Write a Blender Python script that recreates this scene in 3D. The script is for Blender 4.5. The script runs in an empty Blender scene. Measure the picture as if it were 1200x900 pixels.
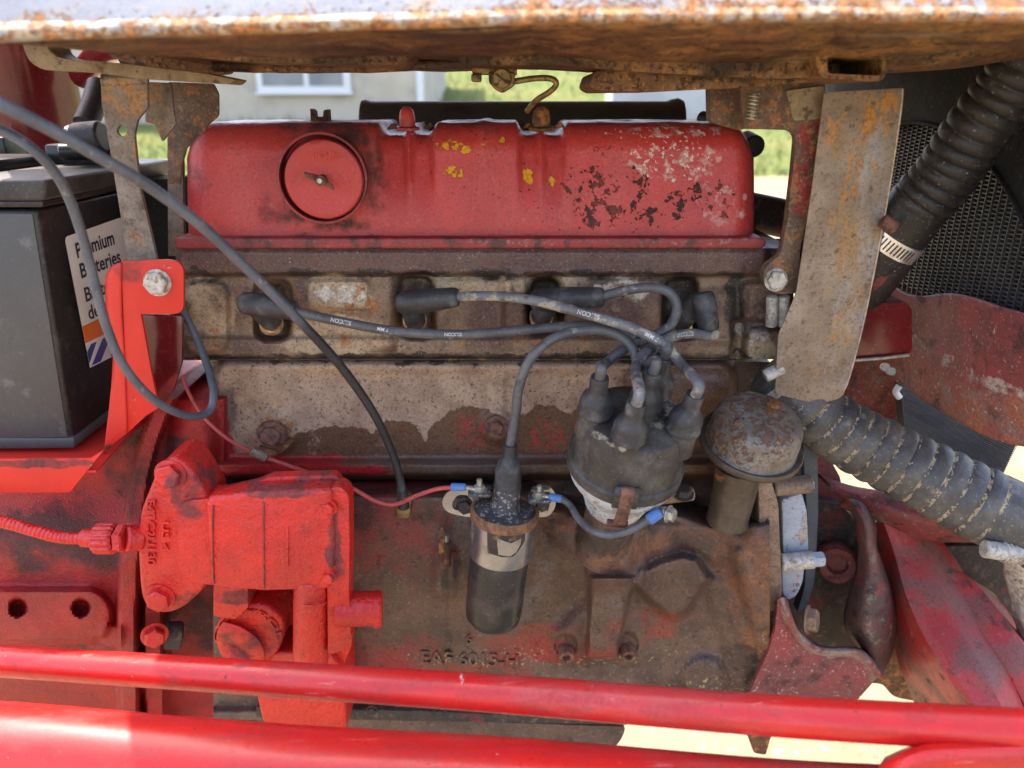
import bpy, bmesh, math, random
import numpy as np
from mathutils import Vector, Matrix, Quaternion, noise as mnoise

random.seed(7)
R = math.radians
S = bpy.context.scene
COL = S.collection

# ------------------------------------------------------------------ camera
PITCH = R(21.0)
FPX = 860.0                      # focal length in photo pixels (photo is 1200 wide)
H = 1.35                         # camera height above the gravel
CY = -0.80                       # distance of the camera from the engine side
cam_d = bpy.data.cameras.new('camera')
cam = bpy.data.objects.new('camera', cam_d)
COL.objects.link(cam)
cam.location = (0, CY, H)
cam.rotation_euler = (R(90) - PITCH, 0, 0)
cam_d.sensor_width = 36
cam_d.lens = 36 * FPX / 1200
cam_d.clip_start = 0.01
cam_d.clip_end = 2000
cam_d.dof.use_dof = True
cam_d.dof.focus_distance = 0.78
cam_d.dof.aperture_fstop = 4.5
S.camera = cam

# ------------------------------------------------------------------ world and sun
SUN_EL = R(62)
SUN_DIR = Vector((-0.70, 0.71, 0)).normalized()      # horizontal direction towards the sun
w = bpy.data.worlds.new('World')
S.world = w
w.use_nodes = True
wn = w.node_tree
wn.nodes.clear()
sky = wn.nodes.new('ShaderNodeTexSky')
sky.sky_type = 'NISHITA'
sky.sun_disc = False
sky.sun_elevation = SUN_EL
sky.sun_rotation = math.atan2(SUN_DIR.x, SUN_DIR.y)
sky.air_density = 1.0
sky.dust_density = 2.5
sky.ozone_density = 0.8
bg = wn.nodes.new('ShaderNodeBackground')
bg.inputs['Strength'].default_value = 0.15
wo = wn.nodes.new('ShaderNodeOutputWorld')
wn.links.new(sky.outputs[0], bg.inputs[0])
wn.links.new(bg.outputs[0], wo.inputs[0])
sl = bpy.data.lights.new('sun', 'SUN')
sl.energy = 2.2
sl.angle = R(0.5)
sl.color = (1.0, 0.95, 0.86)
sun = bpy.data.objects.new('sun', sl)
COL.objects.link(sun)
sv = Vector((SUN_DIR.x * math.cos(SUN_EL), SUN_DIR.y * math.cos(SUN_EL), math.sin(SUN_EL)))
sun.rotation_euler = sv.to_track_quat('Z', 'Y').to_euler()
S.view_settings.view_transform = 'Standard'
S.view_settings.look = 'None'
S.view_settings.exposure = 2.4
S.view_settings.use_white_balance = True
S.view_settings.white_balance_temperature = 7100
S.view_settings.white_balance_tint = 18
S.view_settings.gamma = 1.0
S.cycles.max_bounces = 8
S.cycles.diffuse_bounces = 4
S.cycles.use_denoising = True

# ------------------------------------------------------------------ measuring helpers
cP, sP = math.cos(PITCH), math.sin(PITCH)

def P(px, py, Y):
    """the point of the plane y = Y seen at photo pixel (px, py)"""
    u = (px - 600) / FPX
    v = (450 - py) / FPX
    t = (Y - CY) / (cP + v * sP)
    return Vector((u * t, Y, H + t * (-sP + v * cP)))

def mpp(px, py, Y):
    """metres per pixel there"""
    v = (450 - py) / FPX
    return (Y - CY) / (cP + v * sP) / FPX

def PP(px, py, p0, n):
    """the point of the plane (p0, n) seen at a photo pixel"""
    u = (px - 600) / FPX
    v = (450 - py) / FPX
    d = Vector((u, cP + v * sP, -sP + v * cP))
    o = Vector((0, CY, H))
    return o + d * ((p0 - o).dot(n) / d.dot(n))

# ------------------------------------------------------------------ materials
class NT:
    def __init__(s, name):
        s.m = bpy.data.materials.new(name)
        s.m.use_nodes = True
        s.t = s.m.node_tree
        s.t.nodes.clear()
        s.out = s.t.nodes.new('ShaderNodeOutputMaterial')
        s.b = s.t.nodes.new('ShaderNodeBsdfPrincipled')
        s.l(s.b.outputs[0], s.out.inputs[0])
        s.pos = s.t.nodes.new('ShaderNodeNewGeometry').outputs['Position']
    def l(s, a, b): s.t.links.new(a, b)
    def setin(s, inp, v):
        if isinstance(v, bpy.types.NodeSocket): s.l(v, inp)
        elif isinstance(v, (tuple, list)) and len(v) == 3 and inp.type == 'RGBA': inp.default_value = (*v, 1)
        else: inp.default_value = v
    def math(s, op, a, b=0.0, c=0.0, clamp=False):
        n = s.t.nodes.new('ShaderNodeMath'); n.operation = op; n.use_clamp = clamp
        s.setin(n.inputs[0], a); s.setin(n.inputs[1], b); s.setin(n.inputs[2], c)
        return n.outputs[0]
    def vm(s, op, a, b=(0, 0, 0)):
        n = s.t.nodes.new('ShaderNodeVectorMath'); n.operation = op
        s.setin(n.inputs[0], a)
        if op == 'SCALE': s.setin(n.inputs[3], b)
        else: s.setin(n.inputs[1], b)
        return n.outputs['Value'] if op in ('LENGTH', 'DOT_PRODUCT') else n.outputs[0]
    def noise(s, scale, detail=5, rough=0.6, vec=None, dist=0.0, off=0.0, stretch=None, col=False):
        v = vec if vec is not None else s.pos
        if stretch: v = s.vm('MULTIPLY', v, stretch)
        if off: v = s.vm('ADD', v, (off, off * 1.7, off * .6))
        n = s.t.nodes.new('ShaderNodeTexNoise')
        n.inputs['Scale'].default_value = scale; n.inputs['Detail'].default_value = detail
        n.inputs['Roughness'].default_value = rough; n.inputs['Distortion'].default_value = dist
        s.l(v, n.inputs['Vector'])
        return n.outputs['Color'] if col else n.outputs['Fac']
    def sm(s, v, lo, hi, a=0.0, b=1.0):
        n = s.t.nodes.new('ShaderNodeMapRange'); n.interpolation_type = 'SMOOTHSTEP'
        s.setin(n.inputs['Value'], v)
        n.inputs['From Min'].default_value = lo; n.inputs['From Max'].default_value = hi
        n.inputs['To Min'].default_value = a; n.inputs['To Max'].default_value = b
        return n.outputs[0]
    def mix(s, f, a, b):
        n = s.t.nodes.new('ShaderNodeMix'); n.data_type = 'RGBA'
        s.setin(n.inputs[0], f); s.setin(n.inputs[6], a); s.setin(n.inputs[7], b)
        return n.outputs[2]
    def mixf(s, f, a, b):
        n = s.t.nodes.new('ShaderNodeMix'); n.data_type = 'FLOAT'
        s.setin(n.inputs[0], f); s.setin(n.inputs[2], a); s.setin(n.inputs[3], b)
        return n.outputs[0]
    def blobs(s, lst, warp=0.012, wscale=45):
        """1 inside the ellipses (px, py, Y, rx px, ry px[, softness]) measured on the thing, 0 outside"""
        nz = s.noise(wscale, 4, .6, off=3.1, col=True)
        d = s.vm('SCALE', s.vm('SUBTRACT', nz, (.5, .5, .5)), warp * 2)
        p = s.vm('ADD', s.pos, d)
        res = None
        for it in lst:
            px, py, Y, rx, ry = it[:5]
            soft = it[5] if len(it) > 5 else .35
            c = P(px, py, Y); k = mpp(px, py, Y)
            q = s.vm('MULTIPLY', s.vm('SUBTRACT', p, tuple(c)), (1 / (rx * k), 0, 1 / (ry * k)))
            v = s.sm(s.vm('LENGTH', q), 1 - soft, 1 + soft, 1, 0)
            res = v if res is None else s.math('MAXIMUM', res, v)
        return res

def mat(name, base, c2=None, c2s=30, rough=.5, metal=0.0, layers=(), bump=.25, bscale=260, bdist=.0008, spec=.36, rvar=.12, coat=0.0, fine=.12, bump2=0.0, b2scale=60, th=(.35, .65)):
    n = NT(name)
    col = n.mix(n.sm(n.noise(c2s, 6, .65), th[0], th[1]), base, c2 or tuple(x * .8 for x in base))
    # fine mottling
    f = n.noise(900, 3, .6, off=5)
    col = n.mix(n.sm(f, .35, .75, 0, fine), col, (.02, .015, .012))
    vn = n.noise(330, 5, .7, off=21)
    col = n.mix(n.sm(vn, .48, .68, 0, fine * 2.0), col, (.03, .022, .018))
    col = n.mix(n.sm(n.noise(210, 5, .7, off=33), .55, .72, 0, fine * .8), col, (.55, .46, .38))
    rg = n.math('ADD', rough, n.math('MULTIPLY', n.math('SUBTRACT', n.noise(70, 5, .6, off=9), .5), rvar * 2))
    mt = metal
    hgt = n.math('MULTIPLY', n.noise(bscale, 6, .6, off=1), bump)
    if bump2: hgt = n.math('ADD', hgt, n.math('MULTIPLY', n.noise(b2scale, 3, .5, off=2), bump2))
    for i, L in enumerate(layers):
        nz = n.noise(L.get('s', 40), L.get('d', 7), L.get('ro', .62), off=L.get('off', 11.3 * (i + 1)), stretch=L.get('stretch'), dist=L.get('dist', 0))
        if L.get('vor'):
            v = n.t.nodes.new('ShaderNodeTexVoronoi'); v.inputs['Scale'].default_value = L['vor']
            n.l(n.vm('ADD', n.pos, n.vm('SCALE', n.noise(L['vor'] * 1.5, 3, .6, col=True), .6 / L['vor'])), v.inputs['Vector'])
            nz = n.math('SUBTRACT', 1, v.outputs['Distance'])
        lo, hi = L.get('t', (.5, .6))
        if L.get('w'):
            wv = n.blobs(L['w'], L.get('warp', .012), L.get('ws', 45))
            if L.get('solid'):
                mask = n.math('MULTIPLY', wv, n.sm(nz, lo, hi, 1 - L.get('var', .3), 1))
            else:
                mask = n.sm(n.math('ADD', nz, n.math('MULTIPLY', n.math('SUBTRACT', wv, 1), L.get('k', .5))), lo, hi)
        else:
            mask = n.sm(nz, lo, hi)
        if L.get('up') is not None:          # settles on faces that look up
            g = n.t.nodes.new('ShaderNodeNewGeometry')
            sx = n.t.nodes.new('ShaderNodeSeparateXYZ'); n.l(g.outputs['Normal'], sx.inputs[0])
            mask = n.math('MULTIPLY', mask, n.sm(sx.outputs[2], L['up'], L['up'] + .4))
        mask = n.math('MULTIPLY', mask, L.get('st', 1.0))
        lc_ = n.mix(n.sm(vn, .42, .64), L['c'], tuple(x * L.get('v', .62) for x in L['c']))
        col = n.mix(mask, col, lc_)
        if 'r' in L: rg = n.mixf(mask, rg, L['r'])
        if 'm' in L: mt = n.mixf(mask, mt, L['m'])
        if 'h' in L: hgt = n.math('ADD', hgt, n.math('MULTIPLY', mask, L['h']))
    n.setin(n.b.inputs['Base Color'], col)
    n.setin(n.b.inputs['Roughness'], rg)
    n.setin(n.b.inputs['Metallic'], mt)
    n.b.inputs['Specular IOR Level'].default_value = spec
    n.b.inputs['Coat Weight'].default_value = coat
    n.b.inputs['Coat Roughness'].default_value = .15
    bp = n.t.nodes.new('ShaderNodeBump')
    bp.inputs['Strength'].default_value = 1.0
    bp.inputs['Distance'].default_value = bdist
    n.l(hgt, bp.inputs['Height'])
    n.l(bp.outputs[0], n.b.inputs['Normal'])
    return n.m

RED = (.60, .018, .014)
RUST = (.17, .055, .018)
RUSTO = (.42, .15, .035)
RUSTD = (.055, .022, .012)
TAN = (.36, .25, .14)
DARK = (.035, .024, .018)
SOOT = (.03, .022, .02)

M = {}
M['red_new'] = mat('bright_red_paint', (.66, .018, .011), (.55, .016, .011), 25, rough=.30, spec=.55, bump=1.3, bscale=230, bdist=.0016, bump2=1.6, b2scale=70, fine=.05, layers=[
    dict(c=(.20, .02, .02), s=60, t=(.58, .72), st=.6, r=.7),
    dict(c=(.075, .03, .028), s=34, t=(.36, .6), w=[(330, 562, -.15, 90, 12), (300, 745, -.14, 60, 25), (232, 560, -.13, 24, 40), (225, 700, -.15, 24, 20), (280, 700, -.15, 40, 14), (392, 640, -.17, 10, 60)], st=.8, r=.8),
    dict(c=(.34, .012, .012), s=12, t=(.48, .66), st=.45),
    dict(c=(.06, .03, .025), s=180, t=(.70, .74), st=.8, r=.8),
])
M['red_bar'] = mat('red_rod_paint', (.60, .016, .012), (.50, .018, .015), 14, rough=.30, bump=.25, bscale=150, bdist=.0006, fine=.04, coat=.15, layers=[
    dict(c=(.32, .10, .09), s=22, t=(.52, .68), st=.35, r=.6, stretch=(.3, 1, 1)),
    dict(c=(.74, .50, .48), s=220, t=(.70, .715), st=.7, r=.7),
    dict(c=(.30, .03, .025), s=420, t=(.58, .66), st=.5, r=.6),
    dict(c=(.22, .05, .04), s=60, t=(.60, .70), st=.6, r=.75, stretch=(.25, 1, 1)),
    dict(c=(.70, .22, .20), s=150, t=(.64, .67), st=.4, r=.5, stretch=(.10, 1, 1)),
    dict(c=(.72, .60, .58), s=260, t=(.50, .54), st=.85, r=.8, w=[(540, 800, -.345, 3, 8), (499, 866, -.36, 5, 6), (865, 896, -.38, 5, 4), (516, 800, -.345, 2, 6)], k=.35, warp=.002, ws=300),
    dict(c=(.05, .02, .018), s=240, t=(.66, .69), st=.8, r=.8),
    dict(c=(.40, .02, .02), s=60, t=(.5, .6), st=.5, r=.5, stretch=(.12, 1, 1)),
])
M['red_tray'] = mat('red_bracket_paint', (.62, .03, .018), (.55, .026, .018), 20, rough=.38, bump=.12, bdist=.0004, fine=.03, layers=[
    dict(c=(.06, .03, .025), s=60, t=(.15, .62), w=[(156, 316, -.09, 20, 16, .8), (60, 532, -.12, 90, 6)], warp=.006, st=.9, r=.7, k=.5),
    dict(c=(.55, .45, .42), s=300, t=(.60, .66), w=[(165, 480, -.09, 14, 30), (205, 312, -.09, 20, 5), (120, 530, -.12, 12, 10)], k=.4, r=.7),
    dict(c=(.30, .03, .02), s=160, t=(.66, .7), st=.6),
])
M['red_old'] = mat('weathered_red_cover_paint', (.53, .050, .044), (.45, .043, .040), 18, rough=.34, bump=.7, bscale=330, bdist=.0008, fine=.16, layers=[
    dict(c=(.085, .035, .032), s=26, t=(.44, .66), st=.8, r=.75, w=[(550, 138, .03, 400, 22, .6), (225, 190, 0, 22, 60), (550, 283, 0, 420, 9), (880, 200, .05, 10, 90)], warp=.01, k=.42),
    dict(c=(.60, .43, .40), s=75, t=(.50, .60), st=.65, r=.8, w=[(800, 192, .0, 80, 26), (850, 240, 0, 40, 30), (790, 152, .03, 70, 8)], k=.3),
    dict(c=(.70, .64, .60), s=190, t=(.57, .60), st=.85, r=.8, w=[(790, 188, .0, 60, 28), (770, 154, .03, 80, 9)], k=.17),
    dict(c=(.05, .028, .022), s=85, t=(.535, .555), r=.85, h=-1.6, w=[(748, 228, .0, 12, 34), (765, 252, 0, 24, 12), (702, 248, 0, 34, 22), (848, 235, 0, 22, 26), (795, 242, 0, 14, 22), (690, 215, 0, 40, 22), (815, 225, 0, 14, 14), (710, 175, 0, 10, 6)], k=.22, d=8, ro=.7),
    dict(c=(.05, .028, .022), s=170, t=(.64, .67), r=.85, h=-1.2, w=[(700, 225, 0, 190, 60), (540, 190, 0, 70, 50)], k=.20),
    dict(c=(.68, .33, .015), s=150, t=(.44, .47), r=.7, h=-1.0, w=[(531, 203, .0, 15, 7), (526, 171, .0, 17, 6), (545, 176, 0, 7, 5), (619, 208, 0, 8, 12), (648, 213, 0, 4, 7), (567, 168, 0, 5, 4), (588, 165, 0, 5, 4)], warp=.003, ws=200, k=.35),
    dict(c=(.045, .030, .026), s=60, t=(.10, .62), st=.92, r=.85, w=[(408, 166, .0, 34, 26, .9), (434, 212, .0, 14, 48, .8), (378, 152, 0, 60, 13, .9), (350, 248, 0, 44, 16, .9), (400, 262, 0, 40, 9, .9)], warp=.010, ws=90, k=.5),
    dict(c=(.09, .035, .035), s=420, t=(.60, .68), st=.55, r=.8),
    dict(c=(.52, .10, .09), s=12, t=(.5, .66), st=.35, stretch=(3, 1, .35)),
])
M['red_cap'] = mat('filler_cap_paint', (.50, .045, .038), (.44, .04, .036), 25, rough=.40, bump=.25, bscale=400, bdist=.0004, fine=.12, layers=[
    dict(c=(.13, .08, .06), s=120, t=(.52, .6), r=.8, w=[(366, 240, -.03, 5, 4), (378, 225, -.03, 6, 6)], warp=.003, k=.4),
    dict(c=(.10, .04, .035), s=340, t=(.66, .70), r=.8),
])
M['red_flange'] = mat('dirty_red_flange_paint', (.36, .04, .04), (.22, .04, .036), 25, rough=.5, bump=.5, bscale=300, bdist=.0006, fine=.2, layers=[
    dict(c=(.33, .24, .19), s=150, t=(.52, .60), st=.7, r=.8, w=[(620, 284, -.02, 110, 4), (820, 284, -.02, 80, 4)], k=.3),
    dict(c=(.05, .035, .03), s=30, t=(.5, .62), st=.8),
])
M['red_housing'] = mat('red_housing_paint', (.42, .020, .018), (.30, .018, .018), 18, rough=.36, bump=1.4, bscale=420, bdist=.0015, bump2=.8, b2scale=90, fine=.12, layers=[
    dict(c=(.060, .03, .028), s=22, t=(.28, .56), st=.9, r=.7, w=[(150, 540, -.02, 50, 60, .6), (60, 640, -.05, 90, 55, .6), (230, 545, 0, 40, 60), (80, 780, -.06, 130, 26), (240, 740, -.02, 60, 60, .5)], k=.40),  # painted shade behind the tray and beside the pump
    dict(c=(.55, .14, .13), s=420, t=(.60, .68), st=.55, r=.6),
    dict(c=(.05, .025, .022), s=200, t=(.64, .70), st=.8, r=.85),
])
M['red_dark'] = mat('dark_red_enamel', (.16, .010, .012), (.10, .008, .010), 10, rough=.18, bump=.1, fine=.08, coat=.4, layers=[
    dict(c=(.30, .12, .09), s=160, t=(.58, .64), st=.6, r=.6, w=[(20, 130, .25, 30, 50), (45, 160, .25, 10, 50)], k=.3, stretch=(1, 1, .3)),
    dict(c=(.04, .01, .01), s=60, t=(.6, .7), st=.7, r=.6),
])
IRON_L = [
    dict(c=(.30, .025, .025), s=14, t=(.30, .62), st=.85, r=.5, w=[(470, 620, -.06, 75, 90, .75), (430, 790, -.06, 140, 70, .7), (620, 760, -.06, 110, 30, .7)], warp=.03, k=.42),
    dict(c=(.26, .055, .035), s=22, t=(.40, .62), st=.8, r=.7, w=[(640, 745, -.06, 110, 22), (740, 730, -.06, 90, 35), (715, 760, -.07, 50, 22), (560, 790, -.06, 90, 20)], k=.40),
    dict(c=(.26, .10, .045), s=26, t=(.36, .60), st=.55, r=.8, w=[(868, 660, -.05, 45, 70), (900, 720, -.05, 40, 70), (840, 620, -.06, 60, 16), (735, 632, -.07, 60, 14), (640, 605, -.06, 40, 26)], k=.42),
    dict(c=(.40, .17, .05), s=90, t=(.50, .62), st=.45, r=.85, w=[(880, 640, -.05, 30, 40), (735, 628, -.08, 50, 14), (650, 610, -.06, 22, 14), (892, 740, -.05, 26, 40)], k=.35),
    dict(c=(.40, .30, .14), s=180, t=(.56, .63), st=.7, r=.9, w=[(900, 745, -.05, 30, 60), (640, 770, -.06, 220, 18), (850, 790, -.05, 60, 20)], k=.30),
    dict(c=(.030, .022, .018), s=20, t=(.42, .62), st=.75, r=.55, w=[(560, 590, -.03, 320, 24, .5), (860, 770, -.05, 24, 50), (820, 600, -.03, 60, 40), (525, 720, -.06, 8, 80), (540, 560, -.01, 400, 12)], k=.42),  # shadow on the ledge below the side cover and in the crease, painted on
    dict(c=(.17, .15, .145), s=40, t=(.44, .64), st=.55, r=.4, w=[(610, 690, -.06, 50, 60), (560, 630, -.06, 70, 50), (710, 690, -.08, 22, 30)], k=.4),
    dict(c=(.35, .27, .22), s=520, t=(.63, .68), st=.5, r=.9),
    dict(c=(.02, .015, .013), s=110, t=(.58, .66), st=.55),
]
M['block'] = mat('grimy_shaded_block_iron', (.145, .084, .060), (.078, .047, .038), 16, rough=.37, bump=.8, bscale=300, bdist=.0009, bump2=1.4, b2scale=60, fine=.25, layers=IRON_L)
M['head'] = mat('stained_shaded_head_iron', (.29, .185, .115), (.14, .085, .06), 20, rough=.55, bump=.9, bscale=300, bdist=.0009, bump2=1.2, b2scale=70, fine=.25, layers=[
    dict(c=(.50, .36, .22), s=24, t=(.34, .54), st=.88, r=.7, w=[(245, 360, 0, 36, 40), (395, 345, 0, 50, 28), (400, 395, 0, 90, 26), (560, 333, 0, 100, 12), (655, 335, 0, 22, 12), (725, 335, 0, 30, 12), (880, 420, 0, 30, 30)], k=.40),
    dict(c=(.62, .58, .48), s=60, t=(.42, .56), st=.9, r=.85, w=[(400, 344, 0, 34, 15), (725, 340, 0, 40, 16), (735, 355, 0, 22, 10), (885, 385, 0, 18, 24)], k=.40, h=.6),
    dict(c=(.40, .15, .035), s=70, t=(.52, .63), st=.8, r=.85, w=[(425, 365, 0, 24, 40), (240, 400, 0, 40, 20), (345, 340, 0, 12, 30), (640, 395, 0, 200, 12), (430, 397, 0, 40, 12)], k=.32),
    dict(c=(.10, .048, .045), s=14, t=(.1, .5), st=.8, r=.34, w=[(560, 306, -.012, 420, 20, .4), (700, 370, 0, 60, 30), (900, 370, 0, 40, 20), (600, 370, 0, 60, 25)], k=.40),  # shading of the up-facing rail painted in as dark purple
    dict(c=(.028, .022, .018), s=28, t=(.36, .56), st=.9, r=.5, w=[(560, 322, -.01, 420, 8, .6), (318, 360, .02, 20, 40), (487, 340, .02, 26, 30), (640, 355, .02, 26, 40), (800, 350, .02, 34, 40), (560, 417, 0, 420, 6), (860, 360, 0, 16, 60), (225, 322, 0, 40, 12)], k=.42),  # shade in the plug pockets and below the rail, put into the colour
    dict(c=(.55, .46, .34), s=460, t=(.60, .66), st=.5, r=.9),
    dict(c=(.03, .022, .018), s=190, t=(.57, .66), st=.6),
])
M['side'] = mat('stained_side_cover', (.43, .285, .19), (.29, .175, .115), 24, rough=.6, bump=.9, bscale=320, bdist=.0007, fine=.22, layers=[
    dict(c=(.48, .30, .16), s=40, t=(.46, .62), st=.7, r=.8, w=[(420, 435, 0, 160, 12), (650, 438, 0, 120, 14), (300, 470, 0, 30, 20)], k=.35, stretch=(.5, 1, 1)),
    dict(c=(.115, .052, .026), s=24, t=(.25, .40), st=.93, r=.36, w=[(400, 545, 0, 78, 52, .06), (470, 545, 0, 40, 60, .06), (555, 548, 0, 62, 80, .06), (640, 550, 0, 52, 82, .06), (700, 540, 0, 50, 80, .1), (330, 555, 0, 60, 26, .3), (800, 490, 0, 110, 90, .35)], warp=.010, ws=60, k=.5),
    dict(c=(.15, .085, .07), s=30, t=(.35, .55), st=.8, r=.5, w=[(263, 475, 0, 18, 60, .5), (800, 450, 0, 70, 40, .6)], k=.4),
    dict(c=(.32, .04, .03), s=170, t=(.49, .55), st=.85, r=.7, w=[(550, 505, 0, 26, 34), (640, 510, 0, 28, 30)], k=.30),
    dict(c=(.14, .02, .02), s=20, t=(.2, .5), st=.3, w=[(300, 555, 0, 95, 22, .45)], k=.45),
    dict(c=(.14, .095, .085), s=30, t=(.3, .55), st=.7, r=.28, w=[(600, 548, -.02, 260, 9, .5)], k=.4),  # purple highlight along the glossy bottom roll, put into the colour
    dict(c=(.40, .016, .018), s=20, t=(.14, .42), st=.95, r=.30, w=[(300, 552, -.02, 120, 16, .4), (258, 520, -.01, 14, 44, .5), (410, 553, -.02, 60, 9, .7)], warp=.008, k=.5),
    dict(c=(.40, .15, .05), s=140, t=(.42, .55), st=.9, r=.9, w=[(320, 508, -.02, 24, 22)], k=.35, h=.8),
    dict(c=(.05, .035, .025), s=220, t=(.58, .64), st=.75),
    dict(c=(.62, .5, .36), s=500, t=(.63, .68), st=.6, r=.9),
    dict(c=(.025, .02, .018), s=20, t=(.3, .5), st=.85, w=[(560, 421, 0, 400, 4, .5)], k=.4),
])
M['pocket'] = mat('sooty_iron', (.05, .034, .025), (.025, .018, .014), 40, rough=.6, bump=.8, layers=[dict(c=(.25, .12, .04), s=60, t=(.56, .66), r=.8)])
M['rust'] = mat('brown_rust', (.19, .075, .030), (.09, .038, .020), 30, rough=.8, bump=1.2, bscale=280, bdist=.0012, fine=.3, layers=[
    dict(c=(.40, .17, .05), s=70, t=(.50, .62), st=.8), dict(c=(.035, .02, .014), s=50, t=(.58, .68), st=.8)])
M['rust_bolt'] = mat('rusted_bolt', (.23, .10, .06), (.12, .05, .035), 90, rough=.7, bump=1, bscale=600, bdist=.0006, layers=[dict(c=(.05, .03, .025), s=160, t=(.5, .6), st=.7)])
M['tank_under'] = mat('rusty_tank_underside', (.30, .15, .06), (.15, .07, .032), 22, rough=.62, bump=1.2, bscale=260, bdist=.0012, bump2=1.5, b2scale=45, fine=.3, layers=[
    dict(c=(.42, .21, .065), s=28, t=(.46, .60), st=.8, w=[(720, 42, -.25, 160, 22), (850, 60, -.2, 200, 30), (1050, 40, -.25, 180, 40)], k=.35),
    dict(c=(.045, .024, .016), s=55, t=(.52, .64), st=.85, w=[(500, 45, -.25, 160, 16), (660, 48, -.25, 80, 14)], k=.3),
    dict(c=(.30, .24, .15), s=30, t=(.52, .66), st=.7, w=[(250, 62, -.15, 220, 18), (1050, 60, -.2, 150, 20)], k=.3, stretch=(.3, 1, 1)),
    dict(c=(.035, .018, .012), s=40, t=(.56, .68), st=.7, stretch=(.5, .8, 1)),
    dict(c=(.035, .018, .012), s=190, t=(.54, .62), st=.75, h=-.8),
    dict(c=(.50, .30, .13), s=260, t=(.60, .66), st=.6),
    dict(c=(.02, .012, .01), s=12, t=(.25, .6), st=.8, w=[(600, 84, .06, 420, 14, .8), (560, 70, -.05, 90, 8, .5)], k=.4),  # underside painted darker towards the back, as the light fades there
])
tank_z = P(600, 22, -.31).z
n_layers = [
    dict(c=(.50, .37, .23), s=45, t=(.36, .50), st=.9, r=.8, v=.85, w=[(300, 38, -.31, 700, 18, .8), (900, 22, -.31, 700, 24, .8)], warp=.010, ws=60, k=.40),
    dict(c=(.52, .22, .065), s=70, t=(.45, .53), st=.92, r=.85, w=[(250, 36, -.31, 600, 22, .6), (650, 24, -.31, 300, 26, .6), (1000, 14, -.31, 420, 30, .6)], warp=.016, ws=50, k=.36, d=9, h=-.8, ro=.72),
    dict(c=(.34, .13, .04), s=170, t=(.51, .58), st=.85, r=.9, w=[(300, 40, -.31, 900, 15, .5), (850, 20, -.31, 420, 28, .5)], warp=.02, ws=40, k=.34, d=8, h=-1.0, ro=.7),
    dict(c=(.52, .44, .33), s=260, t=(.54, .60), st=.8, r=.9, w=[(600, 26, -.31, 900, 24, .5)], k=.2),
    dict(c=(.07, .035, .02), s=340, t=(.60, .64), st=.8, r=.9, w=[(600, 26, -.31, 900, 28, .5)], k=.3),
]
M['tank_paint'] = mat('chalky_pale_tank_paint', (.40, .405, .41), (.35, .355, .36), 12, rough=.38, bump=.5, bscale=240, bdist=.0008, fine=.05, layers=n_layers)
M['plate'] = mat('rusted_grey_steel_plate', (.35, .275, .20), (.23, .165, .115), 18, rough=.55, metal=.15, bump=.7, bscale=300, bdist=.0006, fine=.2, layers=[
    dict(c=(.42, .24, .10), s=26, t=(.47, .62), st=.8, r=.8, w=[(990, 180, -.06, 40, 110), (1000, 330, -.06, 60, 90), (960, 400, -.06, 40, 60)], k=.3, stretch=(1.6, 1, .6)),
    dict(c=(.55, .25, .07), s=60, t=(.50, .60), st=.85, r=.85, w=[(1030, 150, -.06, 26, 60), (1000, 200, -.06, 16, 60), (975, 140, -.06, 10, 40)], k=.32, stretch=(1.6, 1, .6)),
    dict(c=(.40, .40, .40), s=30, t=(.42, .66), st=.55, r=.4, w=[(1030, 200, -.06, 24, 80), (1000, 340, -.06, 24, 120), (985, 430, -.06, 20, 40)], k=.38, stretch=(1.5, 1, .5)),
    dict(c=(.10, .05, .03), s=150, t=(.58, .66), st=.6),
])
M['bracket'] = mat('rusty_bracket', (.17, .105, .07), (.095, .06, .045), 28, rough=.65, bump=1, bscale=300, bdist=.0009, fine=.25, layers=[
    dict(c=(.30, .035, .035), s=70, t=(.46, .58), st=.9, r=.6, w=[(945, 200, -.04, 20, 60), (940, 160, -.04, 12, 40)], k=.30),
    dict(c=(.36, .15, .06), s=90, t=(.52, .62), st=.8, r=.85),
    dict(c=(.32, .24, .13), s=160, t=(.56, .64), st=.6, r=.9),
    dict(c=(.03, .022, .018), s=40, t=(.56, .68), st=.6),
])
M['bracket_left'] = mat('tan_rusted_bracket', (.29, .255, .22), (.17, .135, .11), 24, rough=.55, metal=.1, bump=.9, bscale=320, bdist=.0008, fine=.25, layers=[
    dict(c=(.40, .22, .09), s=50, t=(.46, .60), st=.8, r=.85, w=[(170, 290, -.06, 24, 30), (150, 110, -.06, 40, 20), (180, 130, -.03, 20, 60)], k=.3),
    dict(c=(.26, .13, .07), s=110, t=(.60, .68), st=.6, r=.85),
    dict(c=(.045, .033, .026), s=34, t=(.5, .64), st=.75, w=[(160, 240, -.06, 30, 50), (230, 130, 0, 40, 50)], k=.3),
])
M['strap'] = mat('khaki_strap', (.30, .235, .145), (.20, .15, .09), 40, rough=.6, bump=.8, layers=[dict(c=(.12, .07, .04), s=80, t=(.54, .64))])
M['rubber'] = mat('black_rubber', (.022, .021, .021), (.014, .014, .014), 30, rough=.5, bump=.3, bdist=.0004, layers=[
    dict(c=(.15, .14, .13), s=60, t=(.52, .70), st=.5, r=.85)])
M['hose'] = mat('weathered_black_hose', (.022, .020, .020), (.013, .012, .012), 30, rough=.45, bump=.5, bdist=.0006, layers=[
    dict(c=(.16, .15, .13), s=30, t=(.50, .72), st=.55, r=.8, up=-.1),
    dict(c=(.35, .32, .27), s=260, t=(.63, .68), st=.6, r=.9)])
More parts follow.
